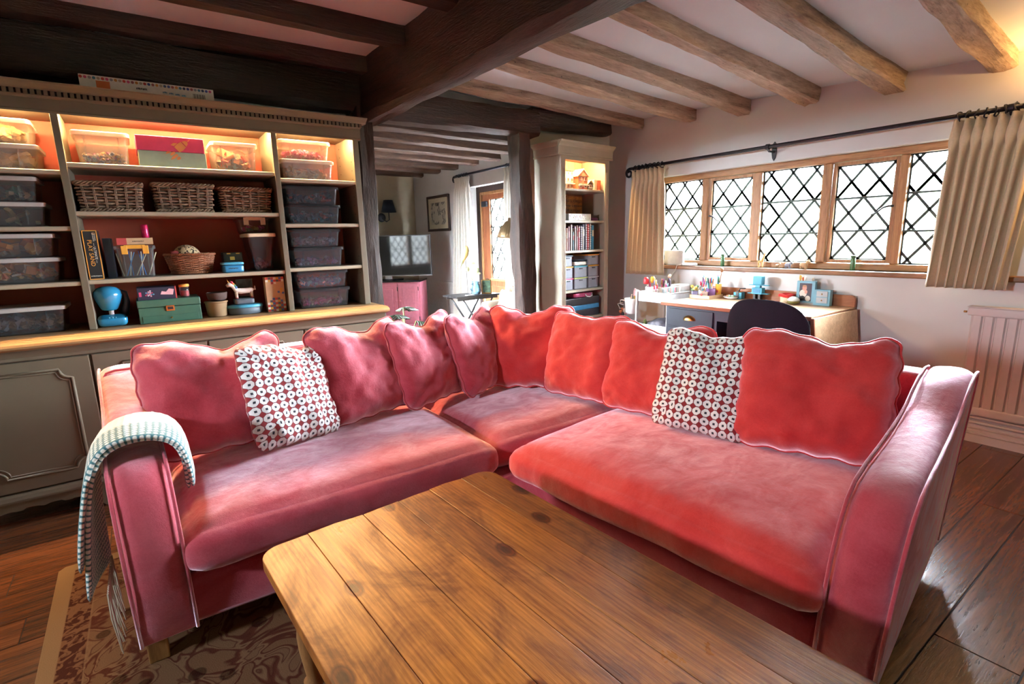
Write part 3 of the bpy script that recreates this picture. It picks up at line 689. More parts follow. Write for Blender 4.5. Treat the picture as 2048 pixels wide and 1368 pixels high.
def layer(y0, y1, off, i0, i1, name, nv=12):
    pts = list(range(i0, i1)); vs = []; uv = []
    for j in range(nv+1):
        for k in pts:
            x, z = path[k]; q = V((x+.115, z-.42)); q = q.normalized()*off if z > .5 else V((-off if x < -.1 else off, 0))
            f = j/nv; yy = y0+(y1-y0)*f-(.10*(cum[6]-cum[k]) if k < 6 else 0)
            rnd = .008*sin(pi*f)+.004*noise.noise(V((x*8, yy*12, z*6+off*90)))
            tw_ = .045*(1-f)*max(0, (cum[5]-cum[k])/cum[5]) if k < 5 else 0
            vs.append((x+q.x-tw_+(rnd if x > -.1 else -rnd)*.8, yy, z+q.y+(rnd if 4 < k < 11 else 0))); uv.append((cum[k], f*(y1-y0)))
    m = len(pts)
    fs = [(j*m+i, j*m+i+1, (j+1)*m+i+1, (j+1)*m+i) for j in range(nv) for i in range(m-1)]
    mb = MB().add(vs, fs); me_o = mb.build(name, 'teal_cream_knit', thr, smooth=True, solid=.016, subsurf=1)
    ul = me_o.data.uv_layers.new(name='UVMap')
    for lp in me_o.data.loops: ul.data[lp.index].uv = uv[lp.vertex_index]
    return me_o
layer(1.885, 2.14, .002, 0, 14, 'under_fold'); layer(1.87, 2.15, .017, 1, 14, 'top_fold')
fr = MB()
for k in range(22):
    y0 = 1.845+k*.0115; fr.tube([(-.212, y0-.04, .30), (-.214+.006*sin(k), y0-.042, .22), (-.205+.008*sin(k*3), y0-.045+.004*cos(k*2), .10+.012*sin(k*5))], [.003, .0025, .0015], 5)
fr.build('fringe', plain('fringe_wool', (.50, .46, .36), .95), thr)
# ---------------------------------------------------------------- coffee table
tab = thing('coffee_table', 'old knotty pine coffee table with rounded corners and turned legs', 'table', (.152, 1.445, .013), R(3.5))
ws = (.135, .165, .12, .115, .125, .118); TZ, TL, TT = .467, 1.55, .032; x = 0; tw = sum(ws)
def rc(cx, cy, r, a0, a1): return [(cx+r*cos(R(a0+(a1-a0)*i/6)), cy+r*sin(R(a0+(a1-a0)*i/6))) for i in range(7)]
for i, wd in enumerate(ws):
    x0, x1 = x+.0007, x+wd-.0007; r = .055
    dz = (0, -.0006, .0004, -.0008, .0003, 0)[i]
    if i == 0: poly = rc(x0+r, -r, r, 180, 90)+[(x1, 0), (x1, -TL)]+rc(x0+r, -TL+r, r, 270, 180)
    elif i == len(ws)-1: poly = [(x0, 0)]+rc(x1-r, -r, r, 90, 0)+rc(x1-r, -TL+r, r, 0, -90)+[(x0, -TL)]
    else:
        s = .004*sin(i*2.1); poly = [(x0, s), ((x0+x1)/2, s+.003), (x1, .004*sin((i+1)*2.1)*.5), (x1, -TL), (x0, -TL)]
    MB().prism(poly[::-1], TZ-TT, TZ+dz).build('top_plank', 'pine_y', tab, bevel=.002, local=True)
    x += wd
for q in ((.07, tw-.07, -.10, -.075), (.07, tw-.07, -TL+.075, -TL+.10), (.07, .095, -TL+.1, -.1), (tw-.095, tw-.07, -TL+.1, -.1)):
    MB().box(*q, TZ-TT-.095, TZ-TT).build('apron', 'pine_turned', tab, bevel=.003, local=True)
LEG = [(.012, 0), (.018, .005), (.022, .03), (.017, .05), (.026, .062), (.026, .075), (.016, .085), (.021, .12), (.029, .18), (.031, .22), (.026, .265), (.018, .285), (.03, .295), (.03, .31), (.02, .318), (.034, .328), (.036, .36), (.036, TZ-TT)]
for lx in (.083, tw-.083):
    for ly in (-.088, -TL+.088):
        MB().lathe(LEG, 20, (lx, ly, 0)).build('leg', 'pine_turned', tab, local=True, smooth=True)
# ---------------------------------------------------------------- rug
def rugmat():
    m, t, b = base('scroll_rug'); L = t.links.new
    tc = t.nodes.new('ShaderNodeTexCoord'); sp = t.nodes.new('ShaderNodeSeparateXYZ'); L(tc.outputs['Generated'], sp.inputs[0])
    def M(op, a, c=0):
        n = N(t, 'ShaderNodeMath', operation=op)
        for i, q in enumerate((a, c)):
            if isinstance(q, (int, float)): n.inputs[i].default_value = q
            else: L(q, n.inputs[i])
        return n.outputs[0]
    # distance in metres to the nearest edge
    ex = M('MULTIPLY', M('SUBTRACT', .5, M('ABSOLUTE', M('SUBTRACT', sp.outputs[0], .5))), 1.70)
    ey = M('MULTIPLY', M('SUBTRACT', .5, M('ABSOLUTE', M('SUBTRACT', sp.outputs[1], .5))), 2.9)
    d = M('MINIMUM', ex, ey)
    ob = coords(t)
    n0 = N(t, 'ShaderNodeTexNoise', Scale=5.5, Detail=2, Distortion=1.6); L(ob, n0.inputs['Vector'])
    scroll = ramp(t, n0.outputs[0], [(.43, (.17, .09, .045)), (.46, (.08, .022, .013)), (.49, (.10, .032, .018)), (.505, (.20, .115, .06)), (.53, (.20, .115, .06)), (.545, (.085, .026, .015)), (.56, (.18, .10, .052))])
    n2 = N(t, 'ShaderNodeTexVoronoi', Scale=9); L(ob, n2.inputs['Vector'])
    fl = ramp(t, n2.outputs['Distance'], [(.10, (.09, .02, .012)), (.16, (.28, .17, .09)), (.2, (.09, .03, .016)), (.25, (1, 1, 1))])
    mx = N(t, 'ShaderNodeMix', data_type='RGBA', blend_type='MULTIPLY'); mx.inputs[0].default_value = .7; L(scroll, mx.inputs[6]); L(fl, mx.inputs[7])
    n3 = N(t, 'ShaderNodeTexNoise', Scale=26, Detail=2, Distortion=1.5); L(ob, n3.inputs['Vector'])
    band = ramp(t, n3.outputs[0], [(.46, (.06, .018, .012)), (.55, (.18, .09, .045))])
    k1 = ramp(t, d, [(.0, (0, 0, 0)), (.055, (0, 0, 0)), (.058, (1, 1, 1)), (.125, (1, 1, 1)), (.128, (0, 0, 0))])
    k2 = ramp(t, d, [(.128, (0, 0, 0)), (.13, (1, 1, 1)), (.14, (1, 1, 1))])
    m1 = N(t, 'ShaderNodeMix', data_type='RGBA'); L(k1, m1.inputs[0]); m1.inputs[6].default_value = (.24, .155, .085, 1); L(band, m1.inputs[7])
    m2 = N(t, 'ShaderNodeMix', data_type='RGBA'); L(k2, m2.inputs[0]); L(m1.outputs[2], m2.inputs[6]); L(mx.outputs[2], m2.inputs[7])
    L(m2.outputs[2], b.inputs['Base Color']); b.inputs['Roughness'].default_value = .95; b.inputs['Specular IOR Level'].default_value = .1
    f = N(t, 'ShaderNodeTexNoise', Scale=240); L(ob, f.inputs['Vector']); bump(t, b, f.outputs[0], .4, .004)
rugmat()
RX0, RX1, RY0, RY1 = -.445, 1.255, -.25, 2.65
poly = [(RX0+.02, RY1), (RX0, RY1-.025), (RX0+.01, 1.9), (RX0, RY0), (RX1, RY0), (RX1, RY1)]
single(MB().prism(poly[::-1], .0005, .0125), 'scroll_rug', 'brown and cream scroll-patterned rug under the coffee table', 'rug', 'scroll_rug', bevel=.003)
# ---------------------------------------------------------------- dresser: low cupboard, ledge, shelf unit
DX0, DX1 = -.79, 1.245
low = thing('low_cupboard', 'putty grey painted cupboard base with panelled doors under the toy shelves', 'cupboard', (.23, 3.5, 0))
YF = 3.24
MB().box(DX0, DX1, YF+.022, BY-.002, .155, .845).build('body', 'putty_paint', low, bevel=.003)
MB().box(DX0-.008, DX1+.008, YF+.002, YF+.022, .795, .845).build('top_rail', 'putty_paint', low, bevel=.002)
MB().prism([(YF-.012, .835), (YF-.02, .845), (YF+.03, .845), (YF+.03, .81), (YF+.002, .81), (YF-.004, .822)], DX0-.01, DX1+.012, 'X').build('top_moulding', 'putty_paint', low)
def scallop(x0, x1, n=16):
    """bracket outline between two feet"""
    pts = []
    w = x1-x0
    for i in range(n+1):
        t = i/n; d = min(t, 1-t)*w
        z = .088 if d > .16 else (.004 if d <= .035 else .082*(1-(1-min(1, (d-.035)/.10))**2)**.5)
        if abs(t-.5)*w < .03: z = .088-.010*(1-abs(t-.5)*w/.03)
        if .15 < d < .18: z = .078
        pts.append((x0+t*w, z))
    return pts
pl = [(DX0-.01, 0)]+[(x, z) for k in range(4) for x, z in scallop(DX0-.01+k*.5125, DX0-.01+(k+1)*.5125, 40)]+[(DX1+.01, 0), (DX1+.01, .13), (DX0-.01, .13)]
mb = MB(); seq = pl[1:-3]
for (xa, za), (xb, zb) in zip(seq, seq[1:]):
    if xb-xa < 1e-5: continue
    mb.add([(xa, YF-.012, za), (xb, YF-.012, zb), (xb, YF-.012, .13), (xa, YF-.012, .13), (xa, YF+.012, za), (xb, YF+.012, zb), (xb, YF+.012, .13), (xa, YF+.012, .13)],
           [(0, 1, 2, 3), (7, 6, 5, 4), (0, 4, 5, 1), (3, 2, 6, 7), (0, 3, 7, 4), (1, 5, 6, 2)])
mb.build('plinth', 'putty_paint', low)
MB().prism([(YF+.02, .125), (YF-.022, .125), (YF-.022, .135), (YF-.014, .15), (YF-.004, .158), (YF+.02, .16)], DX0-.012, DX1+.012, 'X').build('plinth_moulding', 'putty_paint', low)
def ogee(x0, x1, z0, z1, c=.045):
    """panel outline whose corners are scooped quarter circles"""
    p = []
    for cx, cz, a0 in ((x0, z0, 90), (x1, z0, 180), (x1, z1, 270), (x0, z1, 0)):
        p += [(cx+c*cos(R(a0-90*i/6)), cz+c*sin(R(a0-90*i/6))) for i in range(7)]
    return p
for k in range(4):
    a0 = -.772+k*.5075; a1 = a0+.4975
    dr = MB().box(a0, a1, YF, YF+.02, .168, .788).build('door', 'putty_paint', low, bevel=.003)
    out = ogee(a0+.075, a1-.075, .235, .735)
    MB().tube([(x, YF-.001, z) for x, z in out], .0065, 6, closed=True).build('panel_bead', 'putty_paint', dr, smooth=True)
    MB().tube([(x, YF+.0005, z) for x, z in ogee(a0+.088, a1-.088, .248, .722)], .004, 6, closed=True).build('panel_bead', 'putty_paint', dr, smooth=True)
led = MB().prism([(YF-.055, .858), (YF-.058, .868), (YF-.052, .878), (YF-.03, .884), (YF-.027, .887), (BY-.003, .887), (BY-.003, .846), (YF-.02, .846), (YF-.025, .852), (YF-.045, .854)], DX0-.03, DX1+.03, 'X')
ledge = thing('dresser_ledge', 'moulded pine ledge running along the top of the low cupboard', 'worktop', (.23, 3.5, .846))
led.build('ledge_board', 'ledge_pine', ledge)
for q in (.05, .10): MB().box(DX0-.03, DX1+.03, YF+q-.04, YF+q-.032, .8872, .889).build('reed', 'ledge_pine', ledge)
UF, UT, LZ = 3.42, 1.965, .889
shelf = thing('toy_shelf_unit', 'putty painted shelf unit with a dentil cornice and lit coral-red bays', 'shelves', (.23, 3.6, LZ))
XS = [(-.775, -.738), (-.265, -.235), (.715, .745), (1.20, 1.238)]
MB().box(-.775, 1.238, BY-.022, BY-.004, LZ, UT+.04).build('back_panel', 'red_backing', shelf)
for i, (a, b) in enumerate(XS):
    o = MB().box(a, b, UF, BY-.022, LZ, UT).build('upright', 'putty_paint', shelf, bevel=.002)
    if i == 3:
        for dy in (.05, .28):
            for k in range(18): MB().tube([(a-.0006, UF+dy, LZ+.1+k*.055), (a+.003, UF+dy, LZ+.1+k*.055)], .004, 8).build('peg_hole', 'dark_void', o)
MB().box(-.775, 1.238, UF, BY-.022, UT, UT+.02).build('top_board', 'putty_paint', shelf)
SHELVES = [(0, (1.683, 1.414, 1.14)), (1, (1.722, 1.487, 1.143)), (2, (1.690, 1.422, 1.152))]
for bay, zs in SHELVES:
    a, b = XS[bay][1]+.001, XS[bay+1][0]-.001
    for z in zs:
        o = MB().prism([(UF+.006, z-.004), (UF+.01, z), (BY-.024, z), (BY-.024, z-.022), (UF+.01, z-.022), (UF+.006, z-.018)], a, b, 'X').build('shelf_board', 'putty_paint_lit', shelf)
# cornice with dentil slots
C0 = UT-.025
MB().prism([(UF, C0), (UF-.012, C0), (UF-.014, C0+.008), (UF-.012, C0+.012), (UF-.012, C0+.062), (UF-.02, C0+.066), (UF-.024, C0+.072), (UF-.024, C0+.076), (UF, C0+.076)], -.79, 1.25, 'X').build('frieze', 'putty_paint', shelf)
MB().prism([(UF, C0+.076), (UF-.018, C0+.076), (UF-.018, C0+.098), (UF, C0+.098)], -.79, 1.245, 'X').build('dentil_backing', 'dark_void', shelf)
dm = None
for k in range(86):
    x0 = -.797+k*.0240
    if dm is None:
        dm = MB().box(-.0075, .0075, -.028, 0, 0, .022).build('dentil', 'putty_paint', shelf, local=True); dd = dm
    else:
        dd = dm.copy(); COL.objects.link(dd)
    dd.location = (x0-.23+.0075, UF-3.6, C0+.076-LZ)
MB().prism([(UF+.02, C0+.098), (UF-.03, C0+.098), (UF-.034, C0+.104), (UF-.05, C0+.116), (UF-.062, C0+.122), (UF-.066, C0+.128), (UF+.02, C0+.128)], -.84, 1.285, 'X').build('crown', 'putty_paint', shelf)
MB().prism([(1.235, C0), (1.25, C0), (1.252, C0+.066), (1.26, C0+.075), (1.262, C0+.1), (1.275, C0+.112), (1.29, C0+.128), (1.235, C0+.128)], UF+.0, BY-.022, 'Y').build('crown_return', 'putty_paint', shelf)
# warm strip lamps behind the frieze of each bay
def lamp_mat(name, c, s):
    m, t, b = base(name); b.inputs['Base Color'].default_value = (*c, 1); b.inputs['Emission Color'].default_value = (*c, 1); b.inputs['Emission Strength'].default_value = s
lamp_mat('warm_strip', (1, .60, .26), 760)
for bay in range(3):
    a, b = XS[bay][1]+.03, XS[bay+1][0]-.03
    MB().box(a, b, UF+.03, UF+.045, UT-.012, UT-.002).build('strip_lamp', 'warm_strip', shelf)
# ---------------------------------------------------------------- plastic tubs and what is in them
BR = {
 'cream_bits': [(.75, .55, .28), (.80, .62, .36), (.70, .48, .22), (.83, .70, .48)],
 'bead_mix': [(.75, .6, .4), (.35, .2, .12), (.8, .75, .7), (.5, .1, .25), (.2, .25, .4), (.7, .35, .1), (.55, .35, .2)],
 'sea_toys': [(.75, .12, .06), (.55, .25, .12), (.25, .18, .13), (.35, .45, .42), (.8, .35, .2)],
 'pink_bricks': [(.75, .06, .25), (.85, .16, .36), (.65, .05, .18), (.8, .3, .4)],
 'brown_bricks': [(.35, .18, .07), (.22, .13, .08), (.5, .28, .12), (.30, .25, .2), (.55, .2, .06)],
 'mixed_dark': [(.25, .27, .25), (.05, .09, .10), (.45, .40, .30), (.03, .04, .05), (.10, .25, .25)],
 'blue_dark': [(.02, .035, .07), (.03, .05, .10), (.02, .03, .05), (.25, .3, .36), (.4, .05, .04)],
 'grey_bits': [(.22, .27, .33), (.12, .16, .20), (.35, .40, .44), (.05, .07, .09)],
 'purple_bits': [(.08, .07, .12), (.16, .12, .24), (.45, .42, .55), (.3, .15, .3)],
 'blue_bricks': [(.02, .22, .42), (.03, .34, .55), (.02, .15, .32), (.6, .66, .7), (.05, .42, .55)],
 'magenta_bits': [(.65, .03, .16), (.8, .12, .30), (.45, .02, .10), (.85, .35, .5)],
 'orange_bits': [(.60, .26, .06), (.42, .17, .05), (.70, .40, .16), (.32, .25, .20), (.5, .12, .04)],
 'slate_bits': [(.10, .12, .15), (.16, .18, .21), (.06, .07, .09), (.22, .23, .26)],
 'potion_bits': [(.5, .2, .08), (.3, .12, .06), (.6, .4, .2), (.55, .05, .2), (.2, .2, .16)],
}
for k, v in BR.items(): multi('m_'+k, v)
def heap(label, cat, name, x0, x1, y0, y1, z0, h, key, n, size, flat=.5, skew=1.0):
    """a heap of loose small pieces filling the bottom of a tub"""
    mb = MB()
    for i in range(n):
        s = size*random.uniform(.6, 1.3); sx, sy, sz = s*random.uniform(.6, 1.8*skew), s*random.uniform(.5, 1), s*random.uniform(.3, flat+.3)
        rad = .5*sqrt(sx*sx+sy*sy+sz*sz)
        cx = random.uniform(x0+rad, max(x0+rad+.001, x1-rad)); cy = y0+rad+(max(.001, y1-y0-2*rad))*random.random()**1.5
        top = h*(.75+.5*noise.noise(V((cx*9, cy*9, z0*5))))
        cz = z0+rad+random.random()**.6*max(0, top-2*rad)
        mb.t = random.random()*.999
        T = Matrix.Translation((cx, cy, cz)) @ Euler((random.uniform(-1, 1)*.7, random.uniform(-1, 1)*.7, random.uniform(0, 6.3))).to_matrix().to_4x4()
        mb.box(-sx/2, sx/2, -sy/2, sy/2, -sz/2, sz/2, T)
        if random.random() < .4: mb.tube([T @ V((0, 0, sz/2)), T @ V((0, 0, sz/2+s*.15))], s*.16, 6)
    o = single(mb, name, label, cat, 'm_'+key); o['kind'] = 'stuff'; return o
def tub(label, x0, x1, y0, z0, h, dep=.26, mat='clear_plastic', lidmat='lid_plastic', taper=.014, lid=.016, clips=None, group=None, name='storage_tub', sides=True):
    """clear tub standing on z0, front at y0"""
    y1 = min(y0+dep, BY-.03); cx, cy = (x0+x1)/2, (y0+y1)/2
    root = thing(name, label, 'storage box', (cx, cy, z0), 0, group)
    hx, hy = (x1-x0)/2-.008, (y1-y0)/2-.008; body = MB(); zt = h-lid
    def ring(hx_, hy_, r, z, n=5):
        p = []
        for sx, sy, a0 in ((1, 1, 0), (-1, 1, 90), (-1, -1, 180), (1, -1, 270)):
            p += [(sx*(hx_-r)+r*cos(R(a0+90*i/n)), sy*(hy_-r)+r*sin(R(a0+90*i/n)), z) for i in range(n+1)]
        return p
    rings = [ring(hx-taper, hy-taper, .014, .001), ring(hx-taper+.003, hy-taper+.003, .016, .008), ring(hx, hy, .018, zt)]
    rings += [ring(hx-.0025, hy-.0025, .016, zt), ring(hx-taper, hy-taper, .014, .006)]
    m = len(rings[0]); vs = [p for r in rings for p in r]
    fs = [(i*m+k, i*m+(k+1) % m, (i+1)*m+(k+1) % m, (i+1)*m+k) for i in range(len(rings)-1) for k in range(m)]
    fs += [tuple(range(m))[::-1], tuple(4*m+k for k in range(m))]
    body.add(vs, fs).build('tub_body', mat, root, local=True, smooth=False)
    rim = MB(); rr = [ring(hx+.002, hy+.002, .02, zt-.006), ring(hx+.008, hy+.008, .022, zt-.005), ring(hx+.008, hy+.008, .022, h-.004), ring(hx+.002, hy+.002, .018, h), ring(hx-.02, hy-.02, .01, h-.003)]
    vs = [p for r in rr for p in r]
    fs = [(i*m+k, i*m+(k+1) % m, (i+1)*m+(k+1) % m, (i+1)*m+k) for i in range(4) for k in range(m)]+[tuple(4*m+k for k in range(m)), tuple(range(m))[::-1]]
    rim.add(vs, fs).build('lid', lidmat, root, local=True)
    for fx in ((-.62, .62) if sides else ()):
        MB().box(fx*hx-.0025, fx*hx+.0025, -hy-.003, -hy+taper, .012, zt-.01).build('rib', mat, root, local=True)
    if clips:
        for s in (-1, 1): MB().box(s*hx*.55-.014, s*hx*.55+.014, -hy-.014, -hy-.008, zt-.03, h-.002).build('clip', clips, root, local=True, bevel=.002)
        MB().box(-hx*.55, hx*.55, -hy-.012, -hy-.004, h-.018, h+.002).build('lid_handle', clips, root, local=True, bevel=.002)
    return root
YI = 3.455
def filled(label, x0, x1, z0, h, stuff, key, fill, n, size, y=YI, dep=.26, mat='clear_plastic', lidmat='lid_plastic', skew=1, **kw):
    tub(label, x0, x1, y, z0, h, dep, mat, lidmat, **kw)
    y1 = min(y+dep, BY-.03)
    heap(stuff, 'toy bricks' if 'brick' in stuff else 'toys', 'loose_toys', x0+.028, x1-.028, y+.026, y1-.03, z0+.007, fill, key, n, size, skew=skew)
SB = {'L1': 1.684, 'L2': 1.415, 'L3': 1.141, 'C1': 1.723, 'C2': 1.488, 'C3': 1.144, 'R1': 1.691, 'R2': 1.423, 'R3': 1.153, 'B': .8895}
filled('milky tub of wooden tracks on top of the glowing bay beside the wall lamp side', -.70, -.345, SB['L1']+.117, .112, 'pale wooden pieces in the upper tub of the glowing side bay', 'cream_bits', .08, 130, .035, mat='milky_plastic', skew=1.6)
filled('milky tub of wooden blocks under another tub in the glowing side bay', -.72, -.33, SB['L1'], .115, 'pale wooden blocks in the lower tub of the glowing side bay', 'cream_bits', .085, 150, .035, mat='milky_plastic', skew=1.6)
filled('clear tub of figures and scenery on the second shelf of the side bay', -.72, -.36, SB['L2']+.118, .118, 'assorted toy figures in the clear tub of the side bay', 'mixed_dark', .075, 120, .035)
filled('almost empty clear tub under the tub of toy figures', -.73, -.345, SB['L2'], .116, 'few wooden sticks in the almost empty tub', 'cream_bits', .02, 8, .03, skew=2)
filled('clear tub holding craft sheets above the tub of orange wooden bricks', -.73, -.335, SB['L3']+.125, .115, 'red and orange craft scraps in the upper tub', 'orange_bits', .03, 40, .04, skew=1.6)
filled('clear tub of orange wooden bricks on the third shelf of the side bay', -.74, -.33, SB['L3'], .124, 'orange-brown wooden bricks in the third shelf tub', 'orange_bits', .095, 170, .04, skew=1.5)
filled('wide tub of slate coloured bricks standing on the pine ledge', -.74, -.345, SB['B'], .135, 'slate coloured bricks in the wide tub on the ledge', 'slate_bits', .10, 190, .04, mat='smoke_plastic')
filled('milky tub half filled with mixed beads beside the rocket box', -.205, .035, SB['C1'], .16, 'multicoloured beads in the milky tub', 'bead_mix', .085, 420, .016, mat='milky_plastic')
filled('milky tub of red sea-creature toys beside the rocket box', .40, .645, SB['C1'], .155, 'red and brown toy creatures in the milky tub', 'sea_toys', .10, 70, .045, mat='milky_plastic', skew=1.5)
filled('milky tub of pink bricks in the glowing bay by the oak post', .762, 1.07, SB['R1']+.118, .112, 'pink bricks in the glowing tub', 'pink_bricks', .07, 200, .026, mat='milky_plastic')
filled('milky tub of brown bricks under the tub of pink bricks', .765, 1.085, SB['R1'], .117, 'brown bricks in the lower glowing tub', 'brown_bricks', .065, 110, .036, mat='milky_plastic')
filled('smoky tub of dark bricks on the second shelf by the oak post, upper one', .765, 1.10, SB['R2']+.118, .112, 'dark bricks with white bits in the upper smoky tub', 'blue_dark', .085, 150, .028, mat='smoke_plastic', lidmat='smoke_plastic')
filled('smoky tub of navy bricks on the second shelf by the oak post, lower one', .768, 1.105, SB['R2'], .117, 'navy bricks in the lower smoky tub', 'blue_dark', .09, 150, .026, mat='smoke_plastic', lidmat='smoke_plastic')
filled('smoky tub of grey bricks and wheels, upper tub of the third shelf', .768, 1.09, SB['R3']+.125, .112, 'grey brick parts in the upper tub of the third shelf', 'grey_bits', .085, 190, .028, mat='smoke_plastic', lidmat='smoke_plastic')
filled('smoky tub with few lilac pieces, lower tub of the third shelf', .772, 1.10, SB['R3'], .124, 'lilac pieces in the lower tub of the third shelf', 'purple_bits', .03, 60, .028, mat='smoke_plastic', lidmat='smoke_plastic')
filled('smoky tub of bright blue bricks stacked on the tub of magenta pieces', .775, 1.115, SB['B']+.125, .115, 'bright blue bricks in the smoky tub', 'blue_bricks', .085, 190, .028, mat='smoke_plastic', lidmat='smoke_plastic')
filled('smoky tub with a layer of magenta pieces standing on the pine ledge', .78, 1.12, SB['B'], .124, 'magenta pieces in the tub on the ledge', 'magenta_bits', .035, 110, .028, mat='smoke_plastic', lidmat='smoke_plastic')
# ---------------------------------------------------------------- centre bay, top shelf: cardboard box with the rocket
plain('pink_card', (.62, .05, .14), .6); plain('mint_card', (.36, .48, .36), .6); plain('orange_print', (.75, .30, .10), .6)
bx = thing('cardboard_box', 'pink and mint cardboard box printed with an orange rocket', 'box', (.215, 3.57, SB['C1']))
MB().box(.062, .372, YI, 3.70, SB['C1'], SB['C1']+.082).build('box_tray', 'mint_card', bx, bevel=.002)
MB().box(.058, .368, YI-.003, 3.703, SB['C1']+.083, SB['C1']+.158).build('box_lid', 'pink_card', bx, bevel=.002)
def flat(poly, y, name, mat, parent, th=.0008): return MB().prism(poly, y-th, y, 'Y').build(name, mat, parent)
def rot2(pts, c, a, s=1): return [(c[0]+s*(x*cos(a)-z*sin(a)), c[1]+s*(x*sin(a)+z*cos(a))) for x, z in pts]
rc0, ra = (.255, SB['C1']+.108), R(-50)
body = [(-.017, -.022), (-.02, .0), (-.017, .022), (.017, .022), (.02, 0), (.017, -.022)]
flat(rot2(body, rc0, ra), YI-.0035, 'rocket_print', 'orange_print', bx)
flat(rot2([(-.016, .026), (-.010, .04), (0, .048), (.010, .04), (.016, .026)], rc0, ra), YI-.0035, 'rocket_print', 'orange_print', bx)
flat(rot2([(-.003, .05), (0, .066), (.003, .05)], rc0, ra), YI-.0035, 'rocket_print', 'orange_print', bx)
flat(rot2([(-.021, -.02), (-.034, -.028), (-.034, -.01), (-.022, .004)], rc0, ra), YI-.0035, 'rocket_print', 'orange_print', bx)
for k, (ox, ln) in enumerate(((-.034, .02), (-.018, .042), (0, .032), (.017, .046), (.034, .022))):
    flat(rot2([(ox-.006, -.028), (ox-.007, -.028-ln*.6), (ox, -.028-ln), (ox+.007, -.028-ln*.6), (ox+.006, -.028)], (rc0[0]-.006, rc0[1]-.008), ra), YI-.0008, 'flame_print', 'orange_print', bx)
# ---------------------------------------------------------------- wicker baskets
def basket(label, cx, cy, z0, w, d, h, rows, stakes, mat, name='wicker_basket', flare=1.12, oval=False, r=.0055, group=None):
    root = thing(name, label, 'basket', (cx, cy, z0), 0, group)
    def per(t, k):
        """point on the outline at parameter t, scaled k"""
        if oval:
            a = 2*pi*t; q = 2.6; c, s = cos(a), sin(a)
            return V((math.copysign(abs(c)**(2/q), c)*w/2*k, math.copysign(abs(s)**(2/q), s)*d/2*k, 0))
        P = 2*(w+d); x = (t % 1)*P; rr = .02
        if x < w: p = (-w/2+x, -d/2)
        elif x < w+d: p = (w/2, -d/2+x-w)
        elif x < 2*w+d: p = (w/2-(x-w-d), d/2)
        else: p = (-w/2, d/2-(x-2*w-d))
        return V((p[0]*k, p[1]*k, 0))
    sk = lambda z: 1/flare+(1-1/flare)*(z/h)
    st = MB(); ns = stakes
    for i in range(ns):
        t = (i+.5)/ns
        for dt in (-.003, .003): st.tube([per(t+dt, sk(z))+V((0, 0, z)) for z in (.006, h*.5, h-.004)], r*.55, 5)
    st.build('stakes', mat, root, local=True, smooth=True)
    wv = MB(); m = ns*4
    for j in range(rows):
        z = .012+(h-.03)*j/(rows-1); pts = []
        for i in range(m):
            t = i/m; p = per(t, sk(z)); out = p.normalized() if oval else V((p.x/(w/2), p.y/(d/2), 0))
            if not oval:
                ax = abs(p.x)/(w/2*sk(z)); ay = abs(p.y)/(d/2*sk(z)); out = V((math.copysign(1, p.x) if ax > .98 else 0, math.copysign(1, p.y) if ay > .98 else 0, 0))
            off = sin((t*ns)*pi+pi*j)*r*1.05
            pts.append(p+out*off+V((0, 0, z+random.uniform(-.0012, .0012))))
        wv.tube(pts, r*random.uniform(.75, 1.05), 5, closed=True)
    wv.build('weave', mat, root, local=True, smooth=True)
    for zz, nm in ((h-.006, 'rim_braid'), (.008, 'foot_braid')):
        br = MB(); m = 110
        for ph in (0, 2.1, 4.2):
            br.tube([per(i/m, sk(zz)*1.015)+(per(i/m, 1).normalized()*cos(i/m*ns*2*pi*.8+ph)*r*1.1)+V((0, 0, zz+sin(i/m*ns*2*pi*.8+ph)*r*1.3)) for i in range(m)], r*.9, 5, closed=True)
        br.build(nm, mat, root, local=True, smooth=True)
    k = .9
    MB().prism([tuple(per(i/24, .84)[:2]) for i in range(24)] if oval else [(-w/2*k, -d/2*k), (w/2*k, -d/2*k), (w/2*k, d/2*k), (-w/2*k, d/2*k)], .004, .012).build('basket_floor', mat, root, local=True)
    lin = MB(); ps = [per(i/32, 1) for i in range(32)]
    for i in range(32):
        a, b = ps[i], ps[(i+1) % 32]; k0, k1 = sk(.012)*.95, sk(h*.92)*.95
        lin.add([(a.x*k0, a.y*k0, .012), (b.x*k0, b.y*k0, .012), (b.x*k1, b.y*k1, h*.92), (a.x*k1, a.y*k1, h*.92)], [(0, 1, 2, 3)])
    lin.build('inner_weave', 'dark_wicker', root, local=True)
    return root
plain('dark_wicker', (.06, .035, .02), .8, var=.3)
basket('square wicker basket at the upright end of the basket shelf', -.085, 3.575, SB['C2'], .275, .23, .148, 9, 22, 'wicker_grey')
basket('pale wicker basket between two others on the basket shelf', .243, 3.575, SB['C2'], .285, .23, .152, 9, 22, 'wicker_grey')
basket('small wicker basket with a purple ball on the basket shelf', .552, 3.575, SB['C2'], .275, .23, .14, 9, 22, 'wicker')
single(MB().ball((.55, 3.58, SB['C2']+.115), (.045, .045, .045), 14), 'play_ball', 'purple ball lying in the small wicker basket', 'ball', plain('purple_rubber', (.26, .08, .40), .4), smooth=True)
basket('oval red-brown wicker basket on the third shelf', .235, 3.575, SB['C3'], .25, .19, .118, 15, 26, 'wicker_red', flare=1.3, oval=True, r=.0036)
def leopard():
    m, t, b = base('leopard_print'); v = N(t, 'ShaderNodeTexVoronoi', Scale=70); t.links.new(coords(t), v.inputs['Vector'])
    t.links.new(ramp(t, v.outputs['Distance'], [(.18, (.35, .22, .10)), (.25, (.01, .008, .006)), (.42, (.01, .008, .006)), (.48, (.50, .36, .2))]), b.inputs['Base Color']); b.inputs['Roughness'].default_value = .9
leopard()
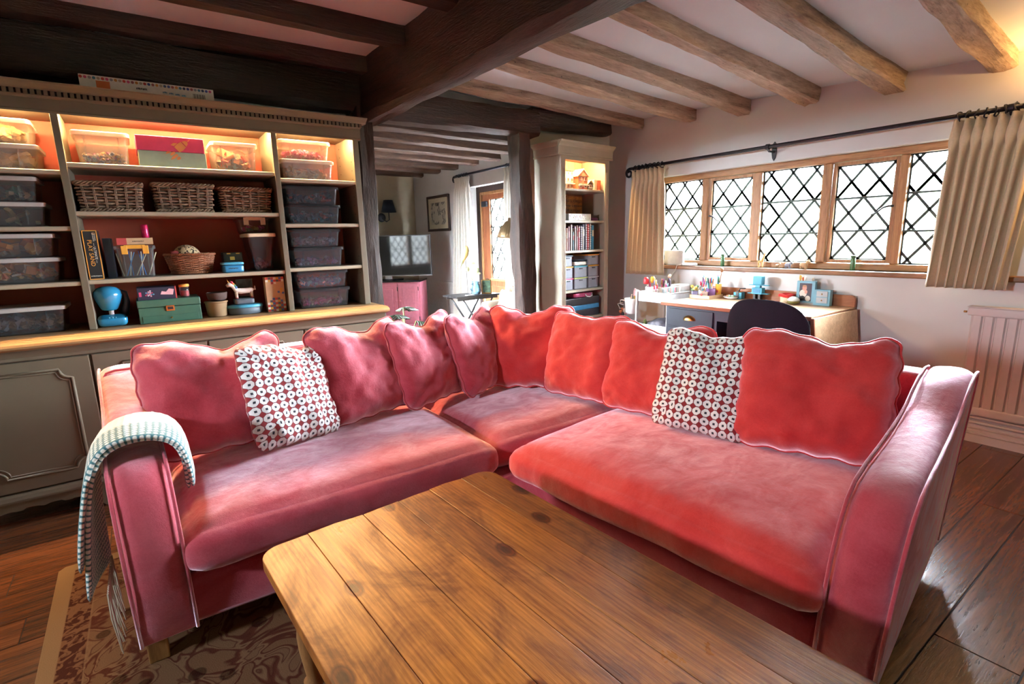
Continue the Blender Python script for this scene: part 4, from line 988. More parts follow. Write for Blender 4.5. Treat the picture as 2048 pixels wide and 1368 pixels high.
single(MB().ball((.22, 3.575, SB['C3']+.105), (.07, .06, .062), 16), 'leopard_cloth', 'bundled leopard print cloth heaped in the oval basket', 'cloth', 'leopard_print', smooth=True)
single(MB().rbox(.14, .2, 3.53, 3.6, SB['C3']+.09, SB['C3']+.135, .012, 6), 'folded_cloth', 'dark red cloth tucked into the oval basket', 'cloth', plain('maroon_cloth', (.18, .02, .02), .9), smooth=True)
# ---------------------------------------------------------------- centre bay, third shelf
def smallprint(x, y, z, w, h, mat, parent):
    """a line of print too small to read: short uneven strokes"""
    mb = MB(); a = x-w/2; k = 0
    while a < x+w/2-.001:
        s = (.0035, .0022, .005, .003)[k % 4]; mb.box(a, min(a+s, x+w/2), y-.001, y-.0002, z-h/2*(1, .7, .85)[k % 3], z+h/2*(1, .7, .9)[(k+1) % 3]); a += s+.0014; k += 1
    mb.build('small_print', mat, parent)
pb = thing('play_sand_box', 'black box with orange border reading ultimate play sand', 'box', (-.198, 3.56, SB['C3']))
Y2 = YI-.005
MB().box(-.229, -.168, Y2, 3.66, SB['C3'], SB['C3']+.25).build('carton', 'black_plastic', pb, bevel=.001)
for q in ((-.229, -.168, SB['C3'], SB['C3']+.004), (-.229, -.168, SB['C3']+.246, SB['C3']+.25), (-.229, -.225, SB['C3'], SB['C3']+.25), (-.172, -.168, SB['C3'], SB['C3']+.25)):
    MB().box(q[0], q[1], Y2-.001, Y2, q[2], q[3]).build('orange_border', 'gold_foil', pb)
DOWN = Matrix.Rotation(R(-90), 4, 'Z')
letters('PLAY SAND', .026, Matrix.Translation((-.2045, Y2-.0006, SB['C3']+.135)) @ FRONT @ DOWN, 'gold_foil', pb)
letters('— ULTIMATE —', .014, Matrix.Translation((-.187, Y2-.0006, SB['C3']+.135)) @ FRONT @ DOWN, 'paper', pb)
letters('NATIONAL\nGEOGRAPHIC', .007, Matrix.Translation((-.183, Y2-.0006, SB['C3']+.215)) @ FRONT @ DOWN, 'paper', pb)
for q in ((-.189, -.177, .236, .2375), (-.189, -.177, .229, .2305), (-.189, -.1875, .229, .2375), (-.1785, -.177, .229, .2375)):
    MB().box(q[0], q[1], Y2-.001, Y2, SB['C3']+q[2], SB['C3']+q[3]).build('logo_frame', 'gold_foil', pb)
smallprint(-.198, Y2, SB['C3']+.018, .045, .004, 'paper', pb)
single(MB().box(-.155, -.118, 3.52, 3.72, SB['C3'], SB['C3']+.21), 'dark_book', 'dark blue book standing between the sand box and the clipped tub', 'book', 'navy_paint', bevel=.002)
tub('clear tub with yellow clips full of knitting needles', -.112, .073, YI, SB['C3'], .17, .24, 'clear_plastic', 'clear_plastic', clips=plain('yellow_clip', (.75, .36, .05), .4))
for k in range(9):
    cols = ((.6, .5, .35), (.05, .2, .5), (.7, .7, .65), (.02, .1, .35))
    x = -.085+k*.014
    single(MB().tube([(x, YI+.03+.012*(k % 3), SB['C3']+.009), (x-.02+.013*((k*5) % 7), YI+.035+.015*(k % 4), SB['C3']+.13+.003*(k % 4))], .0022, 6), 'knitting_needle', 'thin needle leaning in the tub with yellow clips', 'needle', plain('needle_%d' % (k % 4), cols[k % 4], .4), group='needles in the clipped tub')
b1 = thing('craft_kit_box', 'tan and red craft box lying on the clipped tub', 'box', (-.015, 3.56, SB['C3']+.173))
ZB = SB['C3']+.174
MB().box(-.092, .066, YI+.005, 3.64, ZB, ZB+.034).build('carton', plain('tan_card', (.50, .33, .19), .7), b1, bevel=.001)
MB().box(-.0925, -.05, YI+.0045, 3.6405, ZB-.0002, ZB+.0342).build('red_end', plain('red_card', (.45, .06, .06), .6), b1)
smallprint(.0, YI+.005, ZB+.017, .05, .005, 'black_plastic', b1)
can = MB().lathe([(.016, 0), (.0175, .004), (.0175, .066), (.015, .072), (.0, .0725)], 18, (.037, 3.53, ZB+.0345))
single(can, 'glitter_can', 'shiny magenta glitter can standing on the craft box', 'can', plain('magenta_foil', (.6, .02, .10), .25, .5, var=.3, scale=60), smooth=True)
tin = thing('blue_tin', 'bright blue lidded tin on the third shelf', 'tin', (.437, 3.5, SB['C3']))
MB().rbox(.382, .494, YI, YI+.085, SB['C3'], SB['C3']+.042, .008, 5).build('tin_body', 'blue_plastic', tin, smooth=True)
MB().rbox(.379, .497, YI-.003, YI+.088, SB['C3']+.043, SB['C3']+.06, .007, 5).build('tin_lid', 'cyan_plastic', tin, smooth=True)
smallprint(.437, YI, SB['C3']+.024, .05, .007, 'black_plastic', tin)
dbx = thing('black_casket', 'small black casket with a brass lock behind the blue tin', 'box', (.45, 3.62, SB['C3']))
MB().box(.405, .51, 3.57, 3.67, SB['C3'], SB['C3']+.115).build('casket_body', 'black_plastic', dbx, bevel=.004)
for q in (.425, .475): MB().box(q, q+.02, 3.566, 3.57, SB['C3']+.105, SB['C3']+.112).build('strap', 'brass', dbx)
MB().box(.44, .465, 3.564, 3.57, SB['C3']+.07, SB['C3']+.09).build('lock', 'brass', dbx)
filled('tall smoky tub with a cream lid leaning near the upright', .525, .692, SB['C3'], .225, 'white pots in the tall smoky tub', 'grey_bits', .06, 14, .04, mat='smoke_plastic', lidmat=plain('cream_lid', (.70, .60, .42), .5), taper=.03, sides=False)
filled('clear tub of trinkets with a cream clip behind the tall tub', .50, .685, SB['C3']+.226, .095, 'small brown trinkets in the clipped tub', 'potion_bits', .05, 70, .022, y=3.53, dep=.2, lidmat='clear_plastic', clips='cream_lid', sides=False)
# ---------------------------------------------------------------- centre bay, on the ledge
sm = thing('toy_mixer', 'glossy blue toy stand mixer on the pine ledge', 'toy', (-.165, 3.52, LZ))
plain('gloss_blue', (.02, .19, .35), .2, coat=.6)
MB().rbox(-.232, -.10, YI, YI+.13, LZ+.001, LZ+.062, .025, 8, lambda p, u: (p.x, p.y, p.z-(.012 if u.z > .5 and p.y < YI+.03 else 0))).build('mixer_base', 'gloss_blue', sm, smooth=True)
MB().lathe([(.012, -.062), (.034, -.058), (.040, -.05), (.060, .0), (.064, .02), (.060, .042), (.045, .06), (.022, .068), (.001, .07)], 24, (-.172, YI+.06, LZ+.145)).build('mixer_head', 'gloss_blue', sm, smooth=True)
MB().tube([(-.168, YI+.06, LZ+.04), (-.168, YI+.06, LZ+.1)], .011, 12).build('mixer_shaft', 'white_enamel', sm, smooth=True)
MB().tube([(-.115, YI+.09, LZ+.05), (-.098, YI+.10, LZ+.12), (-.10, YI+.1, LZ+.17), (-.14, YI+.09, LZ+.19)], [.022, .018, .016, .014], 12).build('mixer_arm', 'navy_paint', sm, smooth=True)
for k in range(3): MB().ball((-.178+k*.014, YI+.001, LZ+.05), (.004, .003, .004), 6).build('mixer_button', 'cyan_plastic', sm, smooth=True)
ch = thing('green_chest', 'dark green wooden chest with a drawer and brass latch', 'chest', (.1, 3.56, LZ))
plain('chest_green', (.035, .11, .075), .5)
MB().box(-.05, .245, YI, 3.66, LZ, LZ+.085).build('chest_body', 'chest_green', ch, bevel=.003)
MB().box(-.052, .247, YI-.002, 3.662, LZ+.087, LZ+.128).build('chest_lid', 'chest_green', ch, bevel=.004)
dr = MB().box(-.035, .23, YI-.003, YI, LZ+.006, LZ+.04).build('drawer', 'chest_green', ch, bevel=.001)
MB().ball((.098, YI-.006, LZ+.024), .005, 6).build('drawer_knob', 'brass', dr, smooth=True)
MB().box(.078, .118, YI-.005, YI-.001, LZ+.062, LZ+.092).build('latch', 'brass', ch, bevel=.001)
MB().box(.085, .111, YI-.0065, YI-.005, LZ+.07, LZ+.085).build('latch_plate', 'black_plastic', ch)
gb = thing('game_box', 'dark game box with a colourful star print on the green chest', 'box', (.05, 3.55, LZ+.13))
MB().box(-.042, .138, YI+.01, 3.62, LZ+.1285, LZ+.195).build('carton', plain('night_card', (.015, .02, .045), .4), gb, bevel=.001)
MB().box(.132, .1385, YI+.0095, 3.6205, LZ+.1287, LZ+.1952).build('red_edge', 'red_card', gb)
G = {0: (.5, .06, .15), 1: (.1, .3, .5), 2: (.7, .4, .45), 3: (.6, .6, .65)}
for k in range(14):
    a = k*2.4; rr = .004+.0012*k
    flat([(.012+rr*cos(a)+.005*cos(b), LZ+.162+rr*sin(a)*.9+.005*sin(b)) for b in (0, 1.57, 3.14, 4.71)][::-1], YI+.0098, 'star_print', plain('print_%d' % (k % 4), G[k % 4], .5), gb)
flat([(.062, LZ+.155), (.12, LZ+.15), (.128, LZ+.18), (.105, LZ+.185), (.09, LZ+.168), (.07, LZ+.172)], YI+.0098, 'hand_print', plain('print_2', G[2]), gb)
flat([(-.035, LZ+.148), (-.024, LZ+.148), (-.024, LZ+.172), (-.035, LZ+.172)], YI+.0098, 'figure_print', plain('print_0', G[0]), gb)
jar = thing('spice_jar', 'small glass jar with a copper lid on the green chest', 'jar', (.178, 3.5, LZ+.128))
MB().lathe([(.020, 0), (.024, .006), (.024, .052), (.020, .058)], 18, (.178, YI+.045, LZ+.129)).build('jar_glass', 'smoke_plastic', jar, smooth=True)
MB().lathe([(.026, .058), (.027, .06), (.027, .07), (.024, .073), (0, .0735)], 18, (.178, YI+.045, LZ+.129)).build('jar_lid', 'gold_foil', jar, smooth=True)
MB().lathe([(.018, .004), (.0215, .008), (.0215, .035), (0, .036)], 14, (.178, YI+.045, LZ+.129)).build('jar_filling', 'red_card', jar, smooth=True)
bw = thing('tan_pot', 'tan fibre pot on the pine ledge', 'pot', (.33, 3.53, LZ))
MB().lathe([(.046, 0), (.052, .004), (.058, .085), (.060, .09), (.055, .092), (.050, .01), (0, .009)], 24, (.33, YI+.065, LZ)).build('pot_wall', plain('tan_pot', (.27, .17, .09), .7), bw, smooth=True)
MB().tube([(.33+.0595*cos(a), YI+.065+.0595*sin(a), LZ+.085) for a in [2*pi*i/24 for i in range(24)]], .004, 6, closed=True).build('pot_rim', 'tan_pot', bw, smooth=True)
single(MB().lathe([(.035, 0), (.05, .01), (.056, .045), (.052, .05), (.046, .02), (0, .012)], 24, (.34, YI+.07, LZ+.092)), 'felt_bowl', 'dark brown felt bowl stacked in the tan pot', 'bowl', plain('felt_brown', (.075, .05, .045), .95, bmp=.4, scale=120), smooth=True)
bl = thing('lunch_box', 'grey oval box with a bright blue lid on the pine ledge', 'box', (.48, 3.53, LZ))
MB().lathe([(.088, 0), (.094, .006), (.098, .04), (.094, .042)], 32, (.482, YI+.07, LZ), sq=(1, .68)).build('box_body', plain('grey_tub', (.10, .13, .16), .5), bl, smooth=True)
MB().lathe([(.1, .04), (.102, .044), (.1, .054), (.09, .058), (0, .059)], 32, (.482, YI+.07, LZ), sq=(1, .68)).build('box_lid', 'cyan_plastic', bl, smooth=True)
single(MB().rbox(.425, .535, YI+.03, YI+.11, LZ+.0595, LZ+.094, .01, 5), 'black_tray', 'small black tray stacked on the blue-lidded box', 'tray', plain('grey_tub', (.1, .1, .1)), smooth=True)
un = thing('toy_unicorn', 'white toy unicorn with a rainbow mane on the small tray', 'toy', (.47, 3.53, LZ+.0945))
zu = LZ+.0945
MB().tube([(.395, YI+.055, zu+.078), (.412, YI+.058, zu+.086), (.428, YI+.06, zu+.078), (.436, YI+.062, zu+.06), (.445, YI+.065, zu+.048), (.47, YI+.066, zu+.044), (.50, YI+.066, zu+.045), (.528, YI+.065, zu+.048), (.537, YI+.065, zu+.044)], [.009, .014, .013, .011, .016, .018, .017, .017, .010], 14).build('unicorn_body', plain('soft_white', (.78, .72, .66), .6), un, smooth=True)
for x, y in ((.443, -.009), (.443, .009), (.526, -.009), (.526, .009)):
    lg = MB().tube([(x, YI+.065+y, zu+.04), (x, YI+.065+y, zu+.007)], [.0085, .0075], 10).build('unicorn_leg', 'soft_white', un, smooth=True)
    MB().tube([(x, YI+.065+y, zu+.007), (x, YI+.065+y, zu+.0005)], .008, 10).build('hoof', 'red_card', lg)
MB().tube([(.408, YI+.058, zu+.098), (.401, YI+.057, zu+.118)], [.004, .0008], 8).build('horn', 'gold_foil', un)
for k, c in enumerate(((.7, .05, .1), (.8, .3, .05), (.1, .4, .2), (.1, .25, .6))):
    MB().ball((.424+k*.007, YI+.056, zu+.098-.010*k), (.008, .007, .009), 8).build('mane', plain('mane_%d' % k, c, .7), un, smooth=True)
MB().ball((.402, YI+.047, zu+.088), .003, 6).build('eye', 'black_plastic', un)
MB().tube([(.537, YI+.065, zu+.05), (.548, YI+.065, zu+.05), (.549, YI+.064, zu+.07)], [.005, .006, .002], 8).build('tail', 'soft_white', un, smooth=True)
MB().tube([(.418, YI+.06, zu+.098), (.42, YI+.06, zu+.11)], [.004, .001], 6).build('ear', 'soft_white', un)
single(MB().box(.458, .55, 3.60, 3.605, LZ, LZ+.205), 'dark_picture', 'dark glossy picture card standing behind the toy unicorn', 'picture', plain('gloss_card', (.05, .06, .07), .15, var=.5, scale=25))
lb = thing('brick_game_box', 'tan game box printed with coloured bricks, standing against the upright', 'box', (.655, 3.53, LZ))
MB().box(.6, .708, YI+.01, YI+.075, LZ, LZ+.215).build('carton', 'tan_card', lb, bevel=.001)
CC = [(.5, .05, .04), (.05, .12, .35), (.6, .33, .05), (.7, .68, .62), (.3, .04, .04), (.06, .06, .08)]
for i in range(7):
    for j in range(15):
        dx, dz = (i-3)/3.2, j
        top = j > 11.6+abs(dx+.1)*1.3; bot = j < 5.6-abs(dx)*1.8
        if not (top or bot): continue
        x = .602+i*.015; z = LZ+.003+j*.014
        if x+.015 > .708: continue
        MB().box(x, x+.0145, YI+.009, YI+.01, z, z+.0135).build('brick_print', plain('pb_%d' % ((i*5+j*3) % 6), CC[(i*5+j*3) % 6], .5), lb)
for a, b, c in ((.665, .115, 1), (.68, .118, 2), (.69, .108, 1), (.682, .132, 2)):
    MB().box(a, a+.013, YI+.009, YI+.01, LZ+b, LZ+b+.012).build('brick_print', plain('pb_%d' % c, CC[c], .5), lb)
# ---------------------------------------------------------------- long boxed roll on the cornice
rl = thing('felt_tip_box', 'long white box edged with coloured dots lying on the cornice', 'box', (.15, 3.5, C0+.128))
zr = C0+.129
MB().box(-.13, .445, 3.415, 3.50, zr, zr+.068).build('carton', 'paper', rl, bevel=.002)
DC = [(.5, .05, .04), (.03, .05, .12), (.45, .35, .25), (.06, .2, .3), (.6, .25, .05), (.3, .3, .32), (.35, .1, .1), (.6, .08, .2), (.05, .08, .3)]
for k in range(33):
    x = -.122+k*.0172; c = DC[(k*7+k//4) % 9]
    MB().tube([(x, 3.4142, zr+.056), (x, 3.4152, zr+.056)], .0068, 12).build('dot_print', plain('dot_%d' % ((k*7+k//4) % 9), c, .6), rl)
MB().box(-.065, -.01, 3.4142, 3.4152, zr+.004, zr+.045).build('orange_label', plain('rust_print', (.55, .13, .03), .6), rl)
smallprint(.12, 3.415, zr+.03, .045, .010, 'black_plastic', rl)
for k in range(4): smallprint(.22+.028*k, 3.415, zr+.026-.002*k, .02, .008, 'blue_plastic', rl)
for k in range(14): MB().box(.345+k*.0042, .345+k*.0042+(.001, .002, .0026)[k % 3], 3.4142, 3.4152, zr+.01, zr+.036).build('bar_print', 'black_plastic', rl)
# ---------------------------------------------------------------- curtains and rails
def curtain(label, xc, yt0, yt1, yb0, yb1, zt, zb, pleats, mat, group=None, amp=.03, rings=0, ringz=0, seed=0):
    root = thing('curtain', label, 'curtain', (xc, (yt0+yt1)/2, zb), 0, group)
    nu, nv = pleats*16, 26
    def fn(u, v):
        z = zb+(zt-zb)*v; hd = max(0, (z-(zt-.10))/.10)           # pinch-pleat heading
        pin = math.exp(-((z-(zt-.10))/.05)**2)
        y = (yb0+(yb1-yb0)*u)*(1-v)+(yt0+(yt1-yt0)*u)*v
        ph = u*pleats*2*pi+.5*sin(u*5+seed)*(1-v)
        a = amp*(1-.55*pin)*(1+.25*noise.noise(V((u*6, v*2, seed))))
        w = sin(ph); w = math.copysign(abs(w)**.75, w)
        x = xc+w*a+.012*noise.noise(V((u*9, v*3, seed+5)))*(1-v)
        y += cos(ph)*amp*.35*pin+.006*sin(ph*2+v*4)*(1-v)
        return (x, y, z)
    MB().grid(fn, nu, nv).build('curtain_cloth', mat, root, smooth=True, solid=.004)
    for k in range(rings):
        y = yt0+(yt1-yt0)*(k+.5)/rings
        MB().tube([(xc+.026*cos(a), y+.006*sin(a*2+k), ringz-.006+.026*sin(a)) for a in [2*pi*i/16 for i in range(16)]], .0042, 6, closed=True).build('curtain_ring', 'black_iron', root, smooth=True)
    return root
def rail(label, x, y0, y1, z, brackets, scroll_end, r=.0135):
    root = thing('curtain_rail', label, 'curtain rail', (x, (y0+y1)/2, z))
    MB().tube([(x, y0, z), (x, y1, z)], r, 12).build('rod', 'black_iron', root, smooth=True)
    for ye, sg in scroll_end:
        pts = [(x, ye, z)]
        for i in range(22):
            a = pi/2-i/21*2*pi*1.15; rr = .042*(1-i/21*.62); pts.append((x, ye+sg*(.03+rr*cos(a)*1), z-.042+rr*sin(a)))
        MB().tube(pts, [r*.95*(1-.35*i/22) for i in range(23)], 10).build('scroll_finial', 'black_iron', root, smooth=True)
    for yb in brackets:
        b = MB().tube([(x, yb, z-.012), (x+.02, yb, z-.03), (WX-.006, yb, z-.03)], .008, 8)
        b.tube([(x, yb-.012, z), (x, yb+.012, z)], r+.007, 12); b.prism([(yb-.012, z-.075), (yb-.02, z-.03), (yb-.012, z+.03), (yb, z+.045), (yb+.012, z+.03), (yb+.02, z-.03), (yb+.012, z-.075), (yb, z-.095)], WX-.008, WX-.001, 'X')
        b.build('rail_bracket', 'black_iron', root, smooth=False)
    return root
rail('black iron curtain rail with a scroll end above the desk window', 3.95, .56, 3.545, 1.928, (.86, 2.21, 3.46), ((3.545, 1),))
curtain('short cream pinch-pleat curtain near the narrow bookcase', 3.95, 3.165, 3.525, 3.14, 3.585, 1.905, .93, 7, 'cream_linen', rings=8, ringz=1.928, seed=1)
curtain('short gold-lit cream curtain above the radiator', 3.95, .70, 1.10, .765, 1.135, 1.905, .945, 8, 'cream_linen', rings=10, ringz=1.928, seed=4, amp=.034)
# wall lamp round the corner of the frame that warms this end of the wall
wl = thing('wall_lamp', 'wall lamp with a small cloth shade beyond the gold-lit curtain', 'lamp', (3.97, .48, 1.92))
lamp_mat('warm_bulb', (1, .55, .20), 850)
MB().lathe([(.045, 0), (.05, .004), (.05, .012), (.02, .02)], 20, T=Matrix.Translation((4.048, .48, 1.94)) @ Matrix.Rotation(R(-90), 4, 'Y')).build('back_plate', 'brass', wl, smooth=True)
MB().tube([(4.04, .48, 1.94), (3.98, .48, 1.92), (3.93, .48, 1.94), (3.93, .48, 1.98)], .007, 8).build('lamp_arm', 'brass', wl, smooth=True)
MB().ball((3.93, .48, 2.05), (.028, .028, .03), 10).build('bulb', 'warm_bulb', wl, smooth=True)
sh = MB(); nn = 28
vs = [(3.93+r_*cos(2*pi*k/nn), .48+r_*sin(2*pi*k/nn), z) for r_, z in ((.085, 1.94), (.062, 2.05)) for k in range(nn)]
sh.add(vs, [(k, (k+1) % nn, nn+(k+1) % nn, nn+k) for k in range(nn)]).build('lamp_shade', plain('shade_cloth', (.75, .6, .4), .9), wl, smooth=True, solid=.002)
# ---------------------------------------------------------------- radiator
rad = thing('radiator', 'white ridged panel radiator on the window wall behind the sofa arm', 'radiator', (3.99, .25, .19))
prf = [(.90, 3.975)]; yy = .885
while yy > -.35:
    prf += [(yy, 3.955), (yy-.034, 3.955), (yy-.041, 3.966), (yy-.046, 3.966)]; yy -= .052
prf += [(-.37, 3.975)]
pz = [(x, y) for y, x in prf]
MB().prism(pz+[(3.99, -.37), (3.99, .90)], .235, .79).build('ridged_panel', 'radiator_white', rad)
MB().rbox(3.95, 3.995, -.385, .915, .785, .838, .01, 8).build('top_rail', 'radiator_white', rad, smooth=True)
MB().rbox(3.95, 3.995, -.385, .915, .19, .242, .01, 8).build('bottom_rail', 'radiator_white', rad, smooth=True)
MB().box(3.945, 4.03, -.39, .918, .836, .842).build('top_grille', 'radiator_white', rad, bevel=.002)
MB().box(3.99, 4.035, -.36, .895, .22, .80).build('rear_panel', 'radiator_white', rad, bevel=.003)
for y in (.7, -.2): MB().box(4.03, 4.049, y-.02, y+.02, .3, .75).build('wall_bracket', 'radiator_white', rad)
MB().tube([(3.985, .925, .805), (3.985, .94, .805)], .006, 8).build('bleed_valve', 'brass', rad, smooth=True)
for z in (.135, .165): single(MB().tube([(4.005, -1.6, z), (4.005, .97, z), (4.02, .985, z), (4.045, .985, z)], .0085, 10), 'heating_pipe', 'white heating pipe running along the wall under the radiator', 'pipe', 'radiator_white', group='heating pipes', smooth=True)
# ---------------------------------------------------------------- desk
desk = thing('desk', 'navy painted desk with a pale wooden top and a drop leaf under the window', 'desk', (3.7, 2.1, 0))
DZ = .77; dx0, dx1, dy0, dy1 = 3.385, 4.005, 1.535, 2.705
MB().box(dx0+.004, dx1, dy0, dy1-.004, DZ-.004, DZ).build('desk_top', 'desk_oak', desk)
MB().box(dx0, dx1, dy0-.001, dy1, DZ-.028, DZ-.0042).build('top_edge', 'desk_edge', desk, bevel=.004)
gp = [(dy0, DZ), (dy1, DZ), (dy1, DZ+.062)]+[(dy1-.02+.02*cos(R(a)), DZ+.062+.02*sin(R(a))) for a in (30, 60, 90)]+[(dy0+.03+.03*cos(R(a)), DZ+.052+.03*sin(R(a))) for a in (90, 120, 150, 180)]
MB().prism(gp, 4.006, 4.026, 'X').build('gallery', 'desk_edge', desk, bevel=.003)
MB().box(3.425, 4.0, 2.215, 2.675, .06, DZ-.028).build('pedestal', 'navy_paint', desk, bevel=.003)
for k in range(4):
    z1 = .722-k*.155; z0 = z1-.14
    d = MB().box(3.412, 3.425, 2.245, 2.645, z0, z1).build('drawer', 'navy_paint', desk, bevel=.003)
    cup = MB(); cy_, cz_ = 2.445, (z0+z1)/2+.005
    prof = [(.046*cos(R(a)), .030*sin(R(a))) for a in range(0, 181, 15)]
    cup.prism([(cy_+a*1.18, cz_-.014+b*1.25) for a, b in prof], 3.4085, 3.412, 'X')
    rings = [[(3.4085-dd, cy_+a*s, cz_-.014+b*s) for a, b in prof] for dd, s in ((0, 1), (.012, .98), (.020, .82), (.024, .5))]
    m = len(prof); vs = [p for r_ in rings for p in r_]
    cup.add(vs, [(i*m+q, i*m+q+1, (i+1)*m+q+1, (i+1)*m+q) for i in range(3) for q in range(m-1)]+[tuple(3*m+q for q in range(m))])
    cup.build('cup_handle', 'brass', d, smooth=True)
for q in ((3.42, 3.475, 1.575, 1.63), (3.935, 3.99, 1.575, 1.63)): MB().box(*q, 0, DZ-.028).build('leg', 'navy_paint', desk, bevel=.004)
for q in ((3.425, 3.445, 1.6, 2.22), (3.97, 3.99, 1.6, 2.22)): MB().box(*q, DZ-.11, DZ-.028).build('apron', 'navy_paint', desk)
MB().box(3.43, 3.99, 2.22, 2.67, 0, .06).build('plinth', 'navy_paint', desk)
T = Matrix.Translation((0, 1.528, DZ-.012)) @ Matrix.Rotation(R(-7), 4, 'X')
lf = MB().prism([(dx0+.005, 0), (dx1, 0), (dx1, -.33)]+[(dx1-.09+.09*cos(R(a)), -.33-.09+.09-.09*sin(R(-a))*-1) for a in (-30, -60, -90)]+[(dx0+.005, -.42)], -.012, .010, 'Y', T=T)
lf.build('drop_leaf', 'desk_oak', desk, bevel=.003)
MB().prism([(dx0-.004, .001), (dx0+.006, .001), (dx0+.006, -.42), (dx0-.004, -.42)], -.0125, .0105, 'Y', T=T).build('leaf_edge', 'desk_edge', desk)
# ---------------------------------------------------------------- desk chair
cr = thing('desk_chair', 'dark navy upholstered desk chair with a rounded back', 'chair', (3.4, 1.80, 0))
def bk(u, v):
    a = u*2*pi; q = 2.7; c, s = cos(a), sin(a); k = v
    y = math.copysign(abs(c)**(2/q), c)*.285*k; z = math.copysign(abs(s)**(2/q), s)*.245*k
    return y, z
mb = MB(); nu = 48; rings = []
for side, off in ((-1, 0), (1, 0)):
    for k in ((.02, .35, .65, .85, .95, .99) if side < 0 else (.99, .95, .85, .65, .35, .02)):
        th_ = .032*(1-k**4)
        ring = []
        for i in range(nu):
            y, z = bk(i/nu, k); ring.append((3.245+.9*y*y*1.1+side*th_+.02*noise.noise(V((y*6, z*6, 0)))*.3, 1.785+y, .63+z))
        rings.append(ring)
vs = [p for r_ in rings for p in r_]; m = nu
mb.add(vs, [(i*m+k, i*m+(k+1) % m, (i+1)*m+(k+1) % m, (i+1)*m+k) for i in range(len(rings)-1) for k in range(m)]+[tuple(range(m))[::-1], tuple((len(rings)-1)*m+k for k in range(m))])
mb.build('chair_back', 'navy_cloth', cr, smooth=True)
MB().rbox(3.26, 3.72, 1.53, 2.04, .40, .48, .035, 10).build('seat', 'navy_cloth', cr, smooth=True)
MB().tube([(3.49, 1.785, .40), (3.49, 1.785, .10)], .025, 12).build('gas_column', 'black_plastic', cr, smooth=True)
for k in range(5):
    a = k*2*pi/5; p = (3.49+.25*cos(a), 1.785+.25*sin(a), .055)
    lg = MB().tube([(3.49, 1.785, .10), p], [.02, .014], 8).build('foot_spoke', 'black_plastic', cr, smooth=True)
    MB().tube([(p[0]-.012*sin(a), p[1]+.012*cos(a), .028), (p[0]+.012*sin(a), p[1]-.012*cos(a), .028)], .027, 14).build('castor', 'black_plastic', lg, smooth=True)
MB().tube([(3.29, 1.785, .46), (3.27, 1.785, .40), (3.4, 1.785, .385)], .018, 8).build('back_stem', 'black_plastic', cr, smooth=True)
# ---------------------------------------------------------------- things on the desk
def pens(x, y, z, n, spread, lo, hi, label, group, tilt=.25):
    C = [(.75, .05, .08), (.05, .25, .45), (.75, .72, .68), (.6, .33, .06), (.08, .08, .12), (.7, .25, .4), (.1, .35, .2), (.45, .12, .35), (.1, .45, .6)]
    for k in range(n):
        a = random.uniform(0, 6.28); rr = spread*random.random(); px, py = x+rr*cos(a), y+rr*sin(a); L = random.uniform(lo, hi)
        dx, dy = random.uniform(-tilt, tilt)*L*.6, random.uniform(-tilt, tilt)*L*.6
        c = random.randrange(9); q = thing('felt_pen', label, 'pen', (px, py, z), 0, group)
        p0, p1 = V((px, py, z)), V((px+dx, py+dy, z+L)); r_ = random.choice((.004, .005, .006))
        MB().tube([p0, p0.lerp(p1, .72)], r_, 7).build('barrel', plain('pen_%d' % ((c+2) % 9), C[(c+2) % 9], .4), q, smooth=True)
        MB().tube([p0.lerp(p1, .72), p1], [r_*1.1, r_*.9], 7).build('cap', plain('pen_%d' % c, C[c], .4), q, smooth=True)
def pot(label, x, y, z, r0, r1, h, mat, name='pen_pot', sq=None, n=20):
    return single(MB().lathe([(r0*.94, 0), (r0, .003), (r1, h), (r1-.003, h), (r0-.003, .006), (0, .005)], n, (x, y, z), sq=sq), name, label, 'pot', mat, smooth=n > 8)
def openbox(label, x0, x1, y0, y1, z, h, mat, name, cat='box', t=.004):
    return single(MB().box(x0, x1, y0, y1, z, z+t).box(x0, x0+t, y0, y1, z+t, z+h).box(x1-t, x1, y0, y1, z+t, z+h).box(x0+t, x1-t, y0, y0+t, z+t, z+h).box(x0+t, x1-t, y1-t, y1, z+t, z+h), name, label, cat, mat)
openbox('shallow wooden tray full of pen pots on the desk corner', 3.74, 3.93, 2.50, 2.69, DZ+.0005, .03, 'desk_oak', 'wooden_tray', 'tray')
TZ2 = DZ+.0055
plain('lilac_pot', (.34, .33, .55), .5); plain('blush_pot', (.75, .62, .55), .6); plain('plum_pot', (.22, .10, .28), .5); plain('mustard_pot', (.78, .42, .05), .5)
pot('lilac square pot with a small plant on the desk tray', 3.775, 2.665, TZ2, .03, .03, .05, 'lilac_pot', sq=None, n=4)
pot('blush pot with a red heart on the desk tray', 3.775, 2.575, TZ2, .034, .036, .052, 'blush_pot', n=4)
pot('plum pot of pens on the desk tray', 3.855, 2.565, TZ2, .036, .038, .075, 'plum_pot')
pot('tall mustard pot with red hearts on the desk tray', 3.90, 2.525, TZ2, .022, .025, .11, 'mustard_pot')
pot('white pot of brushes behind the blush pot', 3.86, 2.645, TZ2, .033, .035, .085, 'white_plastic')
for p, nme in (((3.741, 2.575, TZ2+.03), 0), ((3.877, 2.521, TZ2+.05), 1)):
    single(MB().ball(p, (.003, .011, .011), 8), 'heart_sticker', ('red heart sticker on the blush pot', 'red heart sticker on the mustard pot')[nme], 'sticker', 'red_card', smooth=True)
pens(3.855, 2.565, TZ2+.006, 8, .02, .12, .17, 'felt pen standing in the plum pot', 'pens in the plum pot')
pens(3.90, 2.525, TZ2+.006, 4, .01, .15, .19, 'pen standing in the mustard pot', 'pens in the mustard pot', .1)
